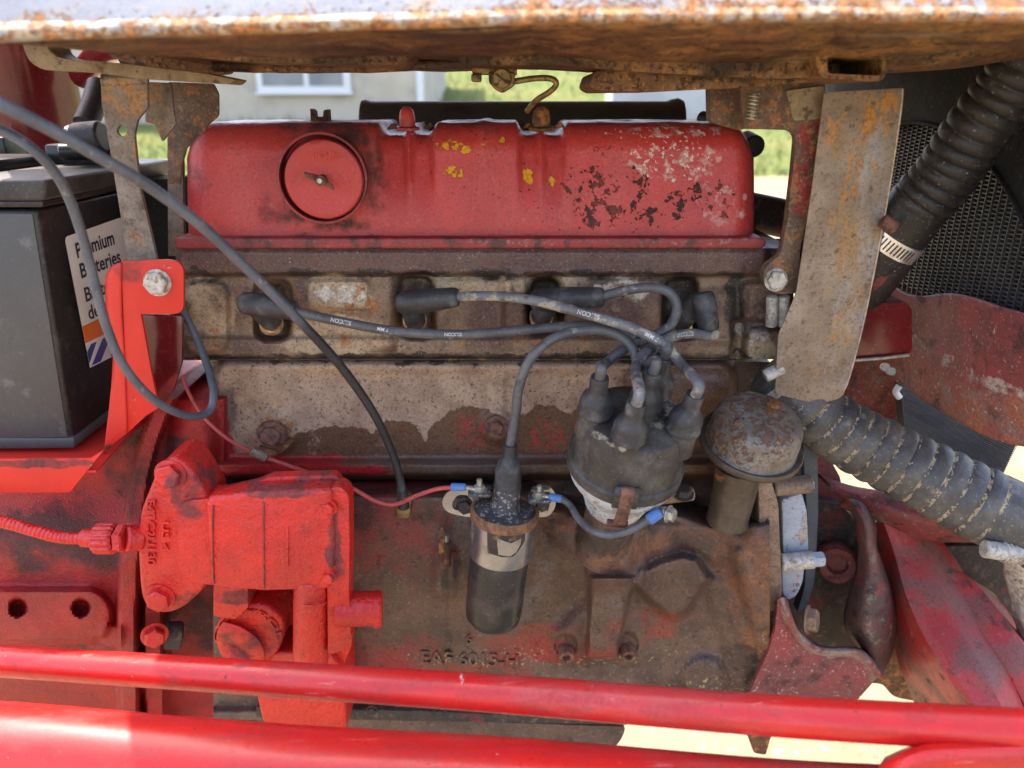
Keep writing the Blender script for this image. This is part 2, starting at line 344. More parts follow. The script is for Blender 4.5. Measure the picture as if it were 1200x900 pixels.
def hose_mat():
    return mat('dusty_lower_hose', (.125, .112, .098), (.065, .060, .054), 26, rough=.42, bump=.5, bdist=.0006, fine=.15, layers=[
        dict(c=(.05, .048, .05), s=30, t=(.45, .65), st=.7),
        dict(c=(.30, .27, .22), s=50, t=(.56, .72), st=.5, r=.85),
        dict(c=(.42, .36, .26), s=300, t=(.62, .67), st=.6, r=.9)])
M['hose_low'] = hose_mat()
M['hose_crust'] = mat('dried_mud_crust', (.44, .36, .24), (.30, .20, .10), 160, rough=.9, bump=1, layers=[])
M['battery'] = mat('grey_battery_plastic', (.078, .077, .073), (.064, .063, .060), 10, rough=.42, bump=.12, bdist=.0003, fine=.06, layers=[
    dict(c=(.22, .22, .21), s=40, t=(.58, .72), st=.4), dict(c=(.40, .40, .38), s=380, t=(.68, .71), st=.5)])
M['battery_side'] = mat('dark_battery_plastic', (.022, .020, .020), (.014, .013, .013), 14, rough=.35, bump=.1, bdist=.0003, layers=[
    dict(c=(.12, .10, .09), s=30, t=(.55, .72), st=.4, r=.7), dict(c=(.3, .28, .26), s=300, t=(.70, .73), st=.5)])
M['battery_lid'] = mat('dusty_battery_lid', (.05, .048, .047), (.030, .029, .028), 25, rough=.5, bump=.3, bdist=.0004, layers=[
    dict(c=(.13, .12, .11), s=34, t=(.46, .66), st=.5, r=.85, up=.2), dict(c=(.40, .38, .35), s=300, t=(.66, .70), st=.5)])
def flat(name, c, rough=.45, **k): return mat(name, c, tuple(x * .93 for x in c), 50, rough=rough, bump=.05, bdist=.0002, fine=.04, rvar=.06, **k)
M['lab_white'] = flat('label_white', (.86, .83, .76))
M['lab_orange'] = flat('label_orange', (.90, .15, .008))
M['lab_blue'] = flat('label_blue', (.018, .045, .26))
M['lab_ink'] = flat('label_ink', (.012, .012, .06))
M['wire_print'] = flat('wire_print_white', (.62, .62, .60), rough=.6)
M['zinc'] = mat('dull_zinc', (.50, .48, .40), (.34, .32, .26), 120, rough=.38, metal=.65, bump=.5, bscale=500, bdist=.0004, fine=.15, layers=[
    dict(c=(.30, .18, .08), s=180, t=(.54, .64), r=.8, m=0.0, st=.7), dict(c=(.06, .05, .04), s=120, t=(.58, .68), r=.7, m=0, st=.7)])
M['bright_zinc'] = mat('bright_zinc', (.70, .70, .70), (.58, .58, .57), 60, rough=.28, metal=.75, bump=.2, bdist=.0002, fine=.05)
M['white_bolt'] = mat('chalky_bolt', (.58, .55, .48), (.36, .33, .28), 150, rough=.6, metal=.2, bump=.8, bscale=500, bdist=.0005, layers=[dict(c=(.20, .14, .09), s=140, t=(.54, .62), st=.7)])
M['alu'] = mat('corroded_white_metal', (.60, .63, .64), (.45, .47, .48), 60, rough=.6, metal=.1, bump=1, bscale=260, bdist=.0009, fine=.15, layers=[
    dict(c=(.16, .15, .15), s=150, t=(.54, .62), st=.75), dict(c=(.40, .26, .12), s=70, t=(.56, .66), st=.6)])
M['bluegrey'] = mat('pale_blue_paint', (.36, .40, .45), (.30, .33, .38), 40, rough=.4, bump=.5, fine=.12, layers=[
    dict(c=(.40, .34, .27), s=90, t=(.40, .52), r=.9, w=[(933, 600, -.02, 8, 30, .5)], warp=.004, k=.4, h=.8),
    dict(c=(.30, .05, .045), s=110, t=(.55, .60), st=.9, w=[(935, 690, -.02, 30, 40)], k=.2), dict(c=(.14, .09, .06), s=130, t=(.60, .65), st=.8)])
M['brass'] = mat('tarnished_brass', (.30, .22, .09), (.16, .11, .05), 90, rough=.42, metal=.6, bump=.5, layers=[dict(c=(.05, .04, .03), s=90, t=(.52, .64), r=.8, m=0)])
M['cap'] = mat('dusty_black_bakelite', (.042, .037, .033), (.026, .023, .021), 26, rough=.40, bump=.3, bscale=420, bdist=.0004, fine=.1, layers=[
    dict(c=(.16, .145, .12), s=24, t=(.42, .66), st=.55, r=.7), dict(c=(.42, .38, .28), s=60, t=(.48, .60), st=.65, r=.9, w=[(705, 492, -.14, 26, 6), (775, 478, -.14, 30, 14)], k=.35),
    dict(c=(.5, .48, .42), s=420, t=(.66, .70), st=.6, r=.9)])
M['boot'] = mat('faded_rubber_boot', (.045, .045, .047), (.030, .030, .032), 30, rough=.42, bump=.3, bdist=.0004, fine=.08, layers=[
    dict(c=(.20, .19, .18), s=50, t=(.48, .70), st=.5, r=.8)])
M['wire_grey'] = mat('grey_ignition_lead', (.11, .11, .112), (.07, .07, .073), 40, rough=.40, bump=.25, bdist=.0003, fine=.08, layers=[
    dict(c=(.36, .33, .28), s=90, t=(.60, .68), st=.6, r=.9), dict(c=(.045, .04, .035), s=50, t=(.56, .68), st=.7)])
M['wire_dusty'] = mat('dusty_ignition_lead', (.17, .175, .18), (.10, .10, .105), 40, rough=.5, bump=.5, bdist=.0004, fine=.12, layers=[
    dict(c=(.42, .36, .27), s=70, t=(.50, .60), st=.75, r=.9), dict(c=(.05, .04, .035), s=60, t=(.56, .66), st=.7)])
M['cable'] = mat('grey_sheathed_cable', (.11, .125, .145), (.075, .085, .10), 30, rough=.42, bump=.3, bdist=.0003, fine=.1, layers=[
    dict(c=(.34, .33, .31), s=160, t=(.58, .68), st=.5, r=.8, stretch=(.4, 1, .4)),
    dict(c=(.028, .028, .030), s=20, t=(.1, .4), w=[(420, 470, -.13, 90, 150, .4)], k=.6)])  # lower run gets less light: darkened here in the colour
M['cable_black'] = mat('black_cable', (.035, .036, .038), (.024, .024, .026), 30, rough=.38, bump=.2, layers=[dict(c=(.16, .16, .16), s=60, t=(.55, .72), st=.5)])
M['wire_red'] = mat('faded_red_wire', (.50, .06, .05), (.38, .06, .055), 50, rough=.42, bump=.2, bdist=.0003, layers=[dict(c=(.10, .06, .05), s=120, t=(.56, .66), st=.6)])
M['crimp'] = flat('blue_crimp', (.07, .18, .42), rough=.35, layers=[dict(c=(.05, .05, .06), s=200, t=(.62, .68), st=.6)])
M['coil'] = mat('scratched_black_coil_enamel', (.030, .028, .030), (.020, .019, .020), 26, rough=.30, bump=.2, bdist=.0004, fine=.06, layers=[
    dict(c=(.14, .11, .09), s=30, t=(.48, .68), st=.45, r=.6), dict(c=(.30, .26, .22), s=300, t=(.64, .68), st=.7)])
M['coil_top'] = mat('dusty_coil_top', (.06, .062, .066), (.035, .035, .038), 40, rough=.45, bump=.8, bscale=300, bdist=.0006, layers=[
    dict(c=(.42, .38, .30), s=240, t=(.55, .62), st=.7, r=.9)])
M['band'] = mat('plated_coil_band', (.36, .36, .37), (.28, .28, .29), 30, rough=.30, metal=.85, bump=.1, bdist=.0002, fine=.03, layers=[
    dict(c=(.28, .17, .06), s=60, t=(.54, .66), st=.7, r=.7, m=.1), dict(c=(.05, .045, .04), s=60, t=(.60, .70), st=.7, m=.1)])
M['rim_rust'] = mat('rusty_rim', (.28, .12, .055), (.12, .06, .035), 120, rough=.6, bump=1, bscale=500, bdist=.0006)
M['breather'] = mat('rusted_breather_cap', (.27, .245, .215), (.19, .155, .12), 40, rough=.45, metal=.2, bump=.7, bscale=280, bdist=.0009, fine=.2, layers=[
    dict(c=(.17, .075, .045), s=110, t=(.46, .56), st=.85, r=.85, m=0, d=9, w=[(880, 490, -.12, 60, 26), (850, 520, -.12, 34, 30), (905, 505, -.12, 30, 30)], k=.24, h=-1),
    dict(c=(.36, .22, .10), s=200, t=(.50, .60), st=.75, r=.9, m=0, w=[(850, 500, -.12, 26, 44), (920, 500, -.12, 18, 40), (870, 538, -.12, 60, 9)], k=.28, h=-1),
    dict(c=(.07, .04, .03), s=120, t=(.60, .66), st=.8)])
M['breather_rim'] = mat('oily_breather_rim', (.115, .085, .062), (.075, .055, .042), 40, rough=.35, metal=.2, bump=.5, layers=[
    dict(c=(.40, .17, .05), s=60, t=(.46, .56), w=[(852, 575, -.12, 10, 22)], k=.35, r=.9)])
M['rad'] = mat('black_radiator_fins', (.060, .060, .062), (.04, .04, .042), 20, rough=.45, bump=.2, layers=[dict(c=(.16, .15, .14), s=40, t=(.55, .75), st=.4), dict(c=(.3, .28, .25), s=500, t=(.66, .70), st=.4)])
M['black_back'] = mat('black_steel', (.012, .012, .013), rough=.7, bump=.2)
M['shroud'] = mat('black_shroud_steel', (.012, .012, .012), (.008, .008, .008), 14, spec=.08, rough=.75, bump=.25, layers=[dict(c=(.03, .026, .022), s=30, t=(.5, .7), st=.5, r=.75)])
M['air'] = mat('grey_air_tube', (.085, .078, .072), (.060, .055, .052), 20, rough=.55, bump=.3, layers=[dict(c=(.10, .085, .07), s=30, t=(.5, .7), st=.4)])
M['red_rusty'] = mat('faded_red_brown_steel', (.26, .045, .045), (.17, .045, .045), 20, rough=.5, bump=.6, bscale=240, bdist=.0008, fine=.2, layers=[
    dict(c=(.24, .165, .13), s=26, t=(.44, .60), st=.75, r=.75, w=[(1130, 460, -.02, 90, 50), (1040, 720, -.02, 60, 80), (1030, 640, 0, 50, 60), (1120, 660, -.05, 60, 30)], k=.32),
    dict(c=(.34, .10, .055), s=30, t=(.40, .56), st=.8, r=.8, w=[(1000, 420, .15, 60, 60), (960, 600, .15, 60, 60)], k=.38),
    dict(c=(.42, .36, .30), s=40, t=(.48, .60), st=.75, r=.85, w=[(1100, 410, .0, 60, 10), (950, 690, -.04, 20, 60)], k=.38),
    dict(c=(.52, .44, .38), s=260, t=(.60, .66), st=.6, r=.9),
    dict(c=(.045, .025, .02), s=34, t=(.52, .66), st=.75, r=.8)])
M['arm_iron'] = mat('blotched_forging', (.13, .055, .05), (.075, .045, .04), 26, rough=.5, bump=1.2, bscale=200, bdist=.0012, fine=.25, layers=[
    dict(c=(.28, .035, .035), s=40, t=(.52, .62), st=.8), dict(c=(.22, .18, .14), s=60, t=(.56, .66), st=.7, r=.8), dict(c=(.02, .016, .014), s=50, t=(.54, .66), st=.8)])
M['red_beam'] = mat('worn_red_beam', (.44, .030, .030), (.32, .030, .032), 16, rough=.42, bump=.6, bscale=220, bdist=.0008, bump2=.8, b2scale=50, fine=.15, layers=[
    dict(c=(.14, .09, .07), s=22, t=(.38, .60), st=.7, r=.6, w=[(1060, 650, 0, 50, 70), (1110, 685, 0, 60, 30), (1050, 760, .0, 40, 90)], k=.40),
    dict(c=(.05, .03, .026), s=44, t=(.56, .68), st=.75, r=.8),
    dict(c=(.50, .30, .27), s=150, t=(.69, .72), st=.5, r=.7),
    dict(c=(.25, .17, .09), s=90, t=(.56, .64), st=.6, r=.9, w=[(1010, 700, 0, 40, 60)], k=.2)])
M['dark_iron'] = mat('dirty_dark_iron', (.055, .040, .033), (.028, .022, .02), 22, rough=.6, bump=1, bscale=240, bdist=.001, fine=.2, layers=[
    dict(c=(.20, .14, .09), s=60, t=(.54, .66), st=.6, r=.9), dict(c=(.25, .03, .03), s=24, t=(.58, .68), st=.7)])
M['curl'] = mat('worn_plate_edge', (.30, .25, .21), (.24, .10, .08), 70, rough=.6, metal=.1, bump=.6, layers=[dict(c=(.30, .03, .03), s=60, t=(.52, .6), st=.8)])
M['steel_edge'] = mat('highlit_cut_edge', (.55, .48, .40), (.40, .26, .15), 150, rough=.5, metal=.3, bump=.3)  # pale colour stands in for the highlight on the sheet's edge
M['mat_pulley'] = mat('blue_grey_belt', (.075, .09, .11), (.05, .06, .07), 20, rough=.5, bump=.3)
M['ground'] = mat('pale_gravel', (.29, .245, .155), (.24, .20, .12), 3, rough=.95, bump=1, bscale=60, bdist=.006, fine=.25, spec=.1, layers=[
    dict(c=(.27, .20, .12), s=70, t=(.58, .66), st=.7), dict(c=(.42, .36, .25), s=45, t=(.56, .64), st=.7), dict(c=(.20, .15, .09), s=9, t=(.60, .72), st=.5)])
M['lawn'] = mat('lawn_green', (.10, .145, .038), (.155, .165, .055), .6, rough=.9, bump=1, bscale=30, bdist=.03, spec=.1, layers=[
    dict(c=(.05, .10, .02), s=5, t=(.5, .65), st=.6), dict(c=(.26, .25, .09), s=2.2, t=(.55, .70), st=.6)])
M['wall'] = mat('pale_block_wall', (.52, .46, .37), (.44, .39, .31), 1.2, rough=.9, bump=.3, bscale=20, bdist=.01, layers=[dict(c=(.30, .30, .27), s=1.5, t=(.5, .7), st=.5)])
M['white_trim'] = mat('white_trim', (.75, .77, .80), rough=.5, bump=.05)
M['glass_dark'] = mat('window_pane', (.16, .19, .21), (.24, .26, .27), 2, rough=.12, bump=.02)
M['grass_blade'] = mat('grass_blades', (.115, .165, .045), (.17, .19, .06), 1.5, rough=.8, bump=.1, fine=.0)
M['concrete'] = mat('grey_concrete', (.40, .41, .42), (.33, .34, .35), 1.5, rough=.9, bump=.3)
M['white_boot'] = flat('pale_plastic', (.6, .6, .55))
M['porcelain'] = mat('spark_plug_steel', (.46, .28, .16), (.25, .15, .09), 120, rough=.35, metal=.7, bump=.4)

# ------------------------------------------------------------------ object helpers
def thing(name, label, cat, loc=(0, 0, 0), group=None):
    o = bpy.data.objects.new(name, None)
    o.empty_display_size = .02
    COL.objects.link(o)
    o.location = loc
    o['label'] = label; o['category'] = cat
    if group: o['group'] = group
    return o

def tag(o, label, cat, group=None):
    o['label'] = label; o['category'] = cat
    if group: o['group'] = group
    return o

def struct(o): o['kind'] = 'structure'; return o

def wloc(o):
    # a part's own matrix is the identity, only the Empties of the things stand off the origin
    return o.location.copy() if o.data is None else Vector((0, 0, 0))

def link(name, bm_or_me, m, parent=None, smooth=40, mods=None):
    if isinstance(bm_or_me, bmesh.types.BMesh):
        me = bpy.data.meshes.new(name)
        bmesh.ops.recalc_face_normals(bm_or_me, faces=bm_or_me.faces)
        if smooth is not None:
            for e in bm_or_me.edges:
                e.smooth = not (len(e.link_faces) == 2 and e.calc_face_angle(0) > R(smooth))
            for f in bm_or_me.faces: f.smooth = True
        bm_or_me.to_mesh(me); bm_or_me.free()
    else: me = bm_or_me
    me.materials.append(M[m] if isinstance(m, str) else m)
    o = bpy.data.objects.new(name, me)
    COL.objects.link(o)
    if parent is not None:
        o.parent = parent
        o.matrix_parent_inverse = Matrix.Translation(-wloc(parent))
    return o

def bevel(bm, off, seg=3, ang=30):
    es = [e for e in bm.edges if len(e.link_faces) == 2 and e.calc_face_angle(0) > R(ang)]
    if es and off > 0:
        bmesh.ops.bevel(bm, geom=es, offset=off, offset_type='OFFSET', segments=seg, profile=.5, affect='EDGES', clamp_overlap=True)

def rounded(pts, r, n=4):
    """round a pixel polygon's corners"""
    out = []
    N = len(pts)
    for i in range(N):
        p = Vector(pts[i][:2]); a = Vector(pts[i - 1][:2]) - p; b = Vector(pts[(i + 1) % N][:2]) - p
        rr = pts[i][2] if len(pts[i]) > 2 else r
        if rr <= 0: out.append(tuple(p)); continue
        la = min(rr, a.length * .48); lb = min(rr, b.length * .48)
        A = p + a.normalized() * la; B = p + b.normalized() * lb
        for k in range(n + 1):
            t = k / n
            q = A * (1 - t) ** 2 + p * 2 * t * (1 - t) + B * t * t
            out.append(tuple(q))
    return out

def bm_poly_extrude(front, vec):
    """solid from a closed loop of 3-D points pushed along vec"""
    bm = bmesh.new()
    vs = [bm.verts.new(p) for p in front]
    f = bm.faces.new(vs)
    r = bmesh.ops.extrude_face_region(bm, geom=[f])
    nv = [g for g in r['geom'] if isinstance(g, bmesh.types.BMVert)]
    for v in nv: v.co += vec
    bmesh.ops.recalc_face_normals(bm, faces=bm.faces)
    return bm

def jitter(bm, amp, scale=30):
    for v in bm.verts:
        v.co += Vector(mnoise.noise_vector(v.co * scale)) * amp

def prism(name, pts, Y, depth, m, parent=None, bev=.002, seg=3, rnd=0, jit=0, holes=None):
    """a plate or block: outline in photo pixels on the plane y=Y, pushed back by depth"""
    if rnd or any(len(p) > 2 for p in pts): pts = rounded(pts, rnd)
    bm = bm_poly_extrude([P(x, y, Y) for x, y in pts], Vector((0, depth, 0)))
    bevel(bm, bev, seg)
    if jit: jitter(bm, jit)
    return link(name, bm, m, parent)

def plate3(name, pts3, vec, m, parent=None, bev=.001, seg=2):
    bm = bm_poly_extrude([Vector(p) for p in pts3], Vector(vec))
    bevel(bm, bev, seg)
    return link(name, bm, m, parent)

def plate_hole(name, pts, hole, Y, depth, m, parent=None, thick_bev=.0006):
    """plate with round holes [(px,py,rpx)]: fill between loops, then thickness"""
    bm = bmesh.new()
    loops = [[P(x, y, Y) for x, y in pts]]
    for hx, hy, hr in hole:
        loops.append([P(hx + hr * math.cos(a), hy + hr * math.sin(a), Y) for a in [2 * math.pi * i / 20 for i in range(20)]])
    es = []
    for lp in loops:
        vs = [bm.verts.new(p) for p in lp]
        es += [bm.edges.new((vs[i], vs[(i + 1) % len(vs)])) for i in range(len(vs))]
    bmesh.ops.triangle_fill(bm, use_beauty=True, edges=es)
    r = bmesh.ops.extrude_face_region(bm, geom=list(bm.faces))
    for v in [g for g in r['geom'] if isinstance(g, bmesh.types.BMVert)]: v.co += Vector((0, depth, 0))
    return link(name, bm, m, parent, 30)

def frame_from(d):
    d = d.normalized()
    a = Vector((0, 0, 1)) if abs(d.z) < .9 else Vector((1, 0, 0))
    x = a.cross(d).normalized()
    return x, d.cross(x)

def lathe_bm(base, axis, prof, seg=40, bm=None):
    bm = bm or bmesh.new()
    axis = axis.normalized(); x, y = frame_from(axis)
    rings = []
    for r, h in prof:
        c = base + axis * h
        if r <= 1e-6: rings.append([bm.verts.new(c)]); continue
        rings.append([bm.verts.new(c + (x * math.cos(2 * math.pi * i / seg) + y * math.sin(2 * math.pi * i / seg)) * r) for i in range(seg)])
    for a, b in zip(rings[:-1], rings[1:]):
        for i in range(seg):
            j = (i + 1) % seg
            if len(a) == 1 and len(b) == 1: break
            if len(a) == 1: bm.faces.new((a[0], b[j], b[i]))
            elif len(b) == 1: bm.faces.new((a[i], a[j], b[0]))
            else: bm.faces.new((a[i], a[j], b[j], b[i]))
    return bm

def lathe(name, base, axis, prof, m, parent=None, seg=40, jit=0, smooth=35):
    bm = lathe_bm(Vector(base), Vector(axis), prof, seg)
    if jit: jitter(bm, jit, 60)
    return link(name, bm, m, parent, smooth)

def lathe_ab(name, A, B, prof, m, parent=None, seg=28, jit=0, smooth=35):
    """prof heights are fractions of AB"""
    L = (B - A).length
    return lathe(name, A, B - A, [(r, h * L) for r, h in prof], m, parent, seg, jit, smooth)

def rod(name, A, B, r, m, parent=None, seg=24, ch=.15, jit=0):
    L = (B - A).length; c = min(r * ch, L * .3)
    return lathe(name, A, B - A, [(0, 0), (r - c, 0), (r, c), (r, L - c), (r - c, L), (0, L)], m, parent, seg, jit)

def catmull(pts, n):
    """smooth path through (Vector, r) pairs, n samples per span"""
    out = []
    N = len(pts)
    for i in range(N - 1):
        p0 = pts[max(i - 1, 0)]; p1 = pts[i]; p2 = pts[i + 1]; p3 = pts[min(i + 2, N - 1)]
        for k in range(n):
            t = k / n
            def f(a, b, c, d): return .5 * ((2 * b) + (c - a) * t + (2 * a - 5 * b + 4 * c - d) * t * t + (3 * b - a - 3 * c + d) * t ** 3)
            out.append((f(p0[0], p1[0], p2[0], p3[0]), p1[1] + (p2[1] - p1[1]) * t))
    out.append(pts[-1])
    return out

class Path:
    def __init__(s, pts, r, n=10):
        q = [(P(*p[:3]) if not isinstance(p, Vector) else p, (p[3] if (not isinstance(p, Vector) and len(p) > 3) else r)) for p in pts]
        c = catmull(q, n)
        # resample evenly
        P0 = [x[0] for x in c]; rr = [x[1] for x in c]
        d = [0]
        for a, b in zip(P0[:-1], P0[1:]): d.append(d[-1] + (b - a).length)
        s.L = d[-1]
        m = len(c)
        s.n = m
        s.p = []; s.r = []
        for i in range(m):
            q0 = s.L * i / (m - 1)
            j = min(max(np.searchsorted(d, q0) - 1, 0), m - 2)
            t = (q0 - d[j]) / max(d[j + 1] - d[j], 1e-9)
            s.p.append(P0[j].lerp(P0[j + 1], t)); s.r.append(rr[j] + (rr[j + 1] - rr[j]) * t)
        s.t = []
        for i in range(m):
            a = s.p[max(i - 1, 0)]; b = s.p[min(i + 1, m - 1)]
            s.t.append((b - a).normalized())
    def at(s, q):
        f = min(max(q / s.L, 0), .99999) * (s.n - 1); i = int(f); t = f - i
        return s.p[i].lerp(s.p[i + 1], t), s.t[i].lerp(s.t[i + 1], t).normalized(), s.r[i] + (s.r[i + 1] - s.r[i]) * t

def tube(name, path, m, parent=None, seg=14, rf=None, n=None, caps=True, jit=0):
    n = n or path.n
    bm = bmesh.new(); rings = []
    x = None
    for i in range(n):
        q = path.L * i / (n - 1)
        p, t, r = path.at(q)
        if rf: r = r * rf(q)
        if x is None: x, y = frame_from(t)
        x = (x - t * x.dot(t)).normalized(); y = t.cross(x)
        rings.append([bm.verts.new(p + (x * math.cos(2 * math.pi * k / seg) + y * math.sin(2 * math.pi * k / seg)) * r) for k in range(seg)])
    for a, b in zip(rings[:-1], rings[1:]):
        for k in range(seg): bm.faces.new((a[k], a[(k + 1) % seg], b[(k + 1) % seg], b[k]))
    if caps:
        bm.faces.new(rings[0]); bm.faces.new(rings[-1])
    if jit: jitter(bm, jit, 80)
    return link(name, bm, m, parent, 60)

def grid_obj(name, V, m, parent=None, closed_u=False, smooth=60, thick=0, skirt=None):
    """V: rows x cols of Vectors"""
    bm = bmesh.new()
    g = [[bm.verts.new(p) for p in row] for row in V]
    for a, b in zip(g[:-1], g[1:]):
        for i in range(len(a) - 1): bm.faces.new((a[i], a[i + 1], b[i + 1], b[i]))
        if closed_u: bm.faces.new((a[-1], a[0], b[0], b[-1]))
    if skirt is not None:
        ring = g[0][:] + [r[-1] for r in g[1:]] + g[-1][-2::-1] + [r[0] for r in g[-2:0:-1]]
        back = [bm.verts.new((v.co.x, skirt, v.co.z)) for v in ring]
        N = len(ring)
        for i in range(N): bm.faces.new((ring[i], ring[(i + 1) % N], back[(i + 1) % N], back[i]))
        bm.faces.new(back)
    o = link(name, bm, m, parent, smooth)
    if thick:
        md = o.modifiers.new('thickness', 'SOLIDIFY'); md.thickness = thick; md.offset = 0
    return o

def patch(name, curves, m, parent=None, nu=30, nv=6, thick=.003, smooth=60, jit=0, js=20, crisp=0):
    """skin through curves given as lists of (px, py, Y)"""
    C = []
    for c in curves:
        pts = [(P(*p), 0) for p in c]
        cc = catmull(pts, 12)
        C.append([cc[min(int(round(i * (len(cc) - 1) / nu)), len(cc) - 1)][0] for i in range(nu + 1)])
    rows = []
    for i in range(nu + 1):
        if crisp: col = [(a[i].lerp(b[i], k / nv), 0) for a, b in zip(C[:-1], C[1:]) for k in range(nv)] + [(C[-1][i], 0)]
        else: col = catmull([(c[i], 0) for c in C], nv)
        rows.append([q[0] for q in col])
    if jit: rows = [[p + Vector(mnoise.noise_vector(p * js)) * jit for p in r] for r in rows]
    if crisp:
        # soften each fold a little: average the fold lines with their neighbours
        for r in rows:
            for k in range(nv, len(r) - 1, nv):
                r[k] = r[k] * .70 + (r[k - 1] + r[k + 1]) * .15
    return grid_obj(name, rows, m, parent, smooth=smooth if not crisp else 28, thick=thick)

def relief(name, x0, x1, y0, y1, Y0, hf, m, parent, step=2.0, back=.2, outline=None):
    """casting face: hf(px,py arrays) gives metres towards the viewer off the plane Y0"""
    nx = int((x1 - x0) / step) + 1; ny = int((y1 - y0) / step) + 1
    xs = np.linspace(x0, x1, nx); ys = np.linspace(y0, y1, ny)
    GX, GY = np.meshgrid(xs, ys)
    Hh = hf(GX, GY)
    rows = []
    for j in range(ny):
        r = []
        for i in range(nx):
            p = P(GX[j, i], GY[j, i], Y0 - Hh[j, i])
            k = mnoise.noise(p * 45) * .0006 + mnoise.noise(p * 140) * .0003
            p.y += k
            r.append(p)
        rows.append(r)
    return grid_obj(name, rows, m, parent, smooth=55, skirt=back)

# height-field vocabulary (numpy)
def ss(x, a, b):
    t = np.clip((x - a) / (b - a), 0, 1); return t * t * (3 - 2 * t)
def rbox(X, Y, x0, x1, y0, y1, e=4, r=0):
    cx, cy = (x0 + x1) / 2, (y0 + y1) / 2
    qx = np.abs(X - cx) - (x1 - x0) / 2 + r; qy = np.abs(Y - cy) - (y1 - y0) / 2 + r
    d = np.hypot(np.maximum(qx, 0), np.maximum(qy, 0)) + np.minimum(np.maximum(qx, qy), 0) - r
    return 1 - ss(d, -e, e)
def disc(X, Y, cx, cy, r, e=3, ry=None):
    ry = ry or r
    d = (np.hypot((X - cx) / r, (Y - cy) / ry) - 1) * r
    return 1 - ss(d, -e, e)
def dome(X, Y, cx, cy, rx, ry):
    q = ((X - cx) / rx) ** 2 + ((Y - cy) / ry) ** 2
    return ss(1 - q, 0, 1.0)
def poly(X, Y, pts, e=4):
    d = np.full(X.shape, 1e9); inside = np.zeros(X.shape, bool)
    n = len(pts)
    for i in range(n):
        ax, ay = pts[i]; bx, by = pts[(i + 1) % n]
        ex, ey = bx - ax, by - ay
        t = np.clip(((X - ax) * ex + (Y - ay) * ey) / (ex * ex + ey * ey), 0, 1)
        d = np.minimum(d, np.hypot(X - ax - t * ex, Y - ay - t * ey))
        c = ((ay > Y) != (by > Y)) & (X < (bx - ax) * (Y - ay) / ((by - ay) if by != ay else 1e-9) + ax)
        inside ^= c
    return 1 - ss(np.where(inside, -d, d), -e, e)
def seg_d(X, Y, ax, ay, bx, by):
    ex, ey = bx - ax, by - ay
    t = np.clip(((X - ax) * ex + (Y - ay) * ey) / (ex * ex + ey * ey), 0, 1)
    return np.hypot(X - ax - t * ex, Y - ay - t * ey), t

def bolt(A, d, r, m, parent, h=None, washer=1.25, name='bolt', rot=.3, marks=False):
    """hexagon head with washer face, chamfered crown"""
    d = Vector(d).normalized(); h = h or r * .8
    x, y = frame_from(d)
    bm = bmesh.new()
    if washer:
        lathe_bm(A, d, [(0, 0), (r * washer, 0), (r * washer, h * .16), (r * .9, h * .2), (0, h * .2)], 24, bm)
    def ring(rr, hh, n=6): return [bm.verts.new(A + d * hh + (x * math.cos(rot + k * math.pi / 3) + y * math.sin(rot + k * math.pi / 3)) * rr) for k in range(n)]
    a = ring(r, h * .18); b = ring(r, h * .86); c = ring(r * .84, h)
    bm.faces.new(a); bm.faces.new(c)
    for p, q in ((a, b), (b, c)):
        for k in range(6): bm.faces.new((p[k], p[(k + 1) % 6], q[(k + 1) % 6], q[k]))
    bevel(bm, r * .05, 2, 25)
    return link(name, bm, m, parent, 30)

def text_faces(s, size=1.0, bold=0.0, extrude=0.0):
    c = bpy.data.curves.new('txt', 'FONT'); c.body = s; c.size = size; c.offset = bold; c.extrude = extrude
    c.resolution_u = 3; c.align_x = 'LEFT'
    o = bpy.data.objects.new('txt', c); COL.objects.link(o)
    bpy.context.view_layer.update()
    me = bpy.data.meshes.new_from_object(o.evaluated_get(bpy.context.evaluated_depsgraph_get()))
    V = [v.co.copy() for v in me.vertices]; F = [tuple(p.vertices) for p in me.polygons]
    bpy.data.objects.remove(o); bpy.data.curves.remove(c); bpy.data.meshes.remove(me)
    return V, F

def text_obj(name, s, fn, m, parent, size=1.0, bold=0.0, extrude=0.0):
    V, F = text_faces(s, size, bold, extrude)
    W = max(v.x for v in V)
    me = bpy.data.meshes.new(name)
    me.from_pydata([fn(v, W) for v in V], [], F); me.update()
    if extrude:
        bm = bmesh.new(); bm.from_mesh(me); bmesh.ops.remove_doubles(bm, verts=bm.verts, dist=.00002)
        return link(name, bm, m, parent, 30)
    return link(name, me, m, parent)


# ================================================================== THE SETTING
def sheet(name, xs, ys, zf, m):
    rows = [[Vector((x, y, zf(x, y))) for x in xs] for y in ys]
    return struct(grid_obj(name, rows, m))
sheet('ground', [-400, -40, -8, -2, 0, 2, 8, 40, 400], [-60, -8, -2, 0, 2, 8, 20, 60, 500], lambda x, y: 0.0, 'ground')
def lz(x, y):
    z = np.interp(y, [13.5, 14.5, 21, 26, 40, 60, 120, 500], [-.03, .06, .85, 1.3, 4.0, 9, 16, 30])
    return float(z) + .12 * mnoise.noise(Vector((x * .25, y * .25, 0)))
sheet('lawn', [-300, -120, -60] + list(np.linspace(-30, 30, 61)) + [60, 120, 300], list(np.linspace(13.5, 45, 60)) + [60, 80, 120, 200, 500], lz, 'lawn')

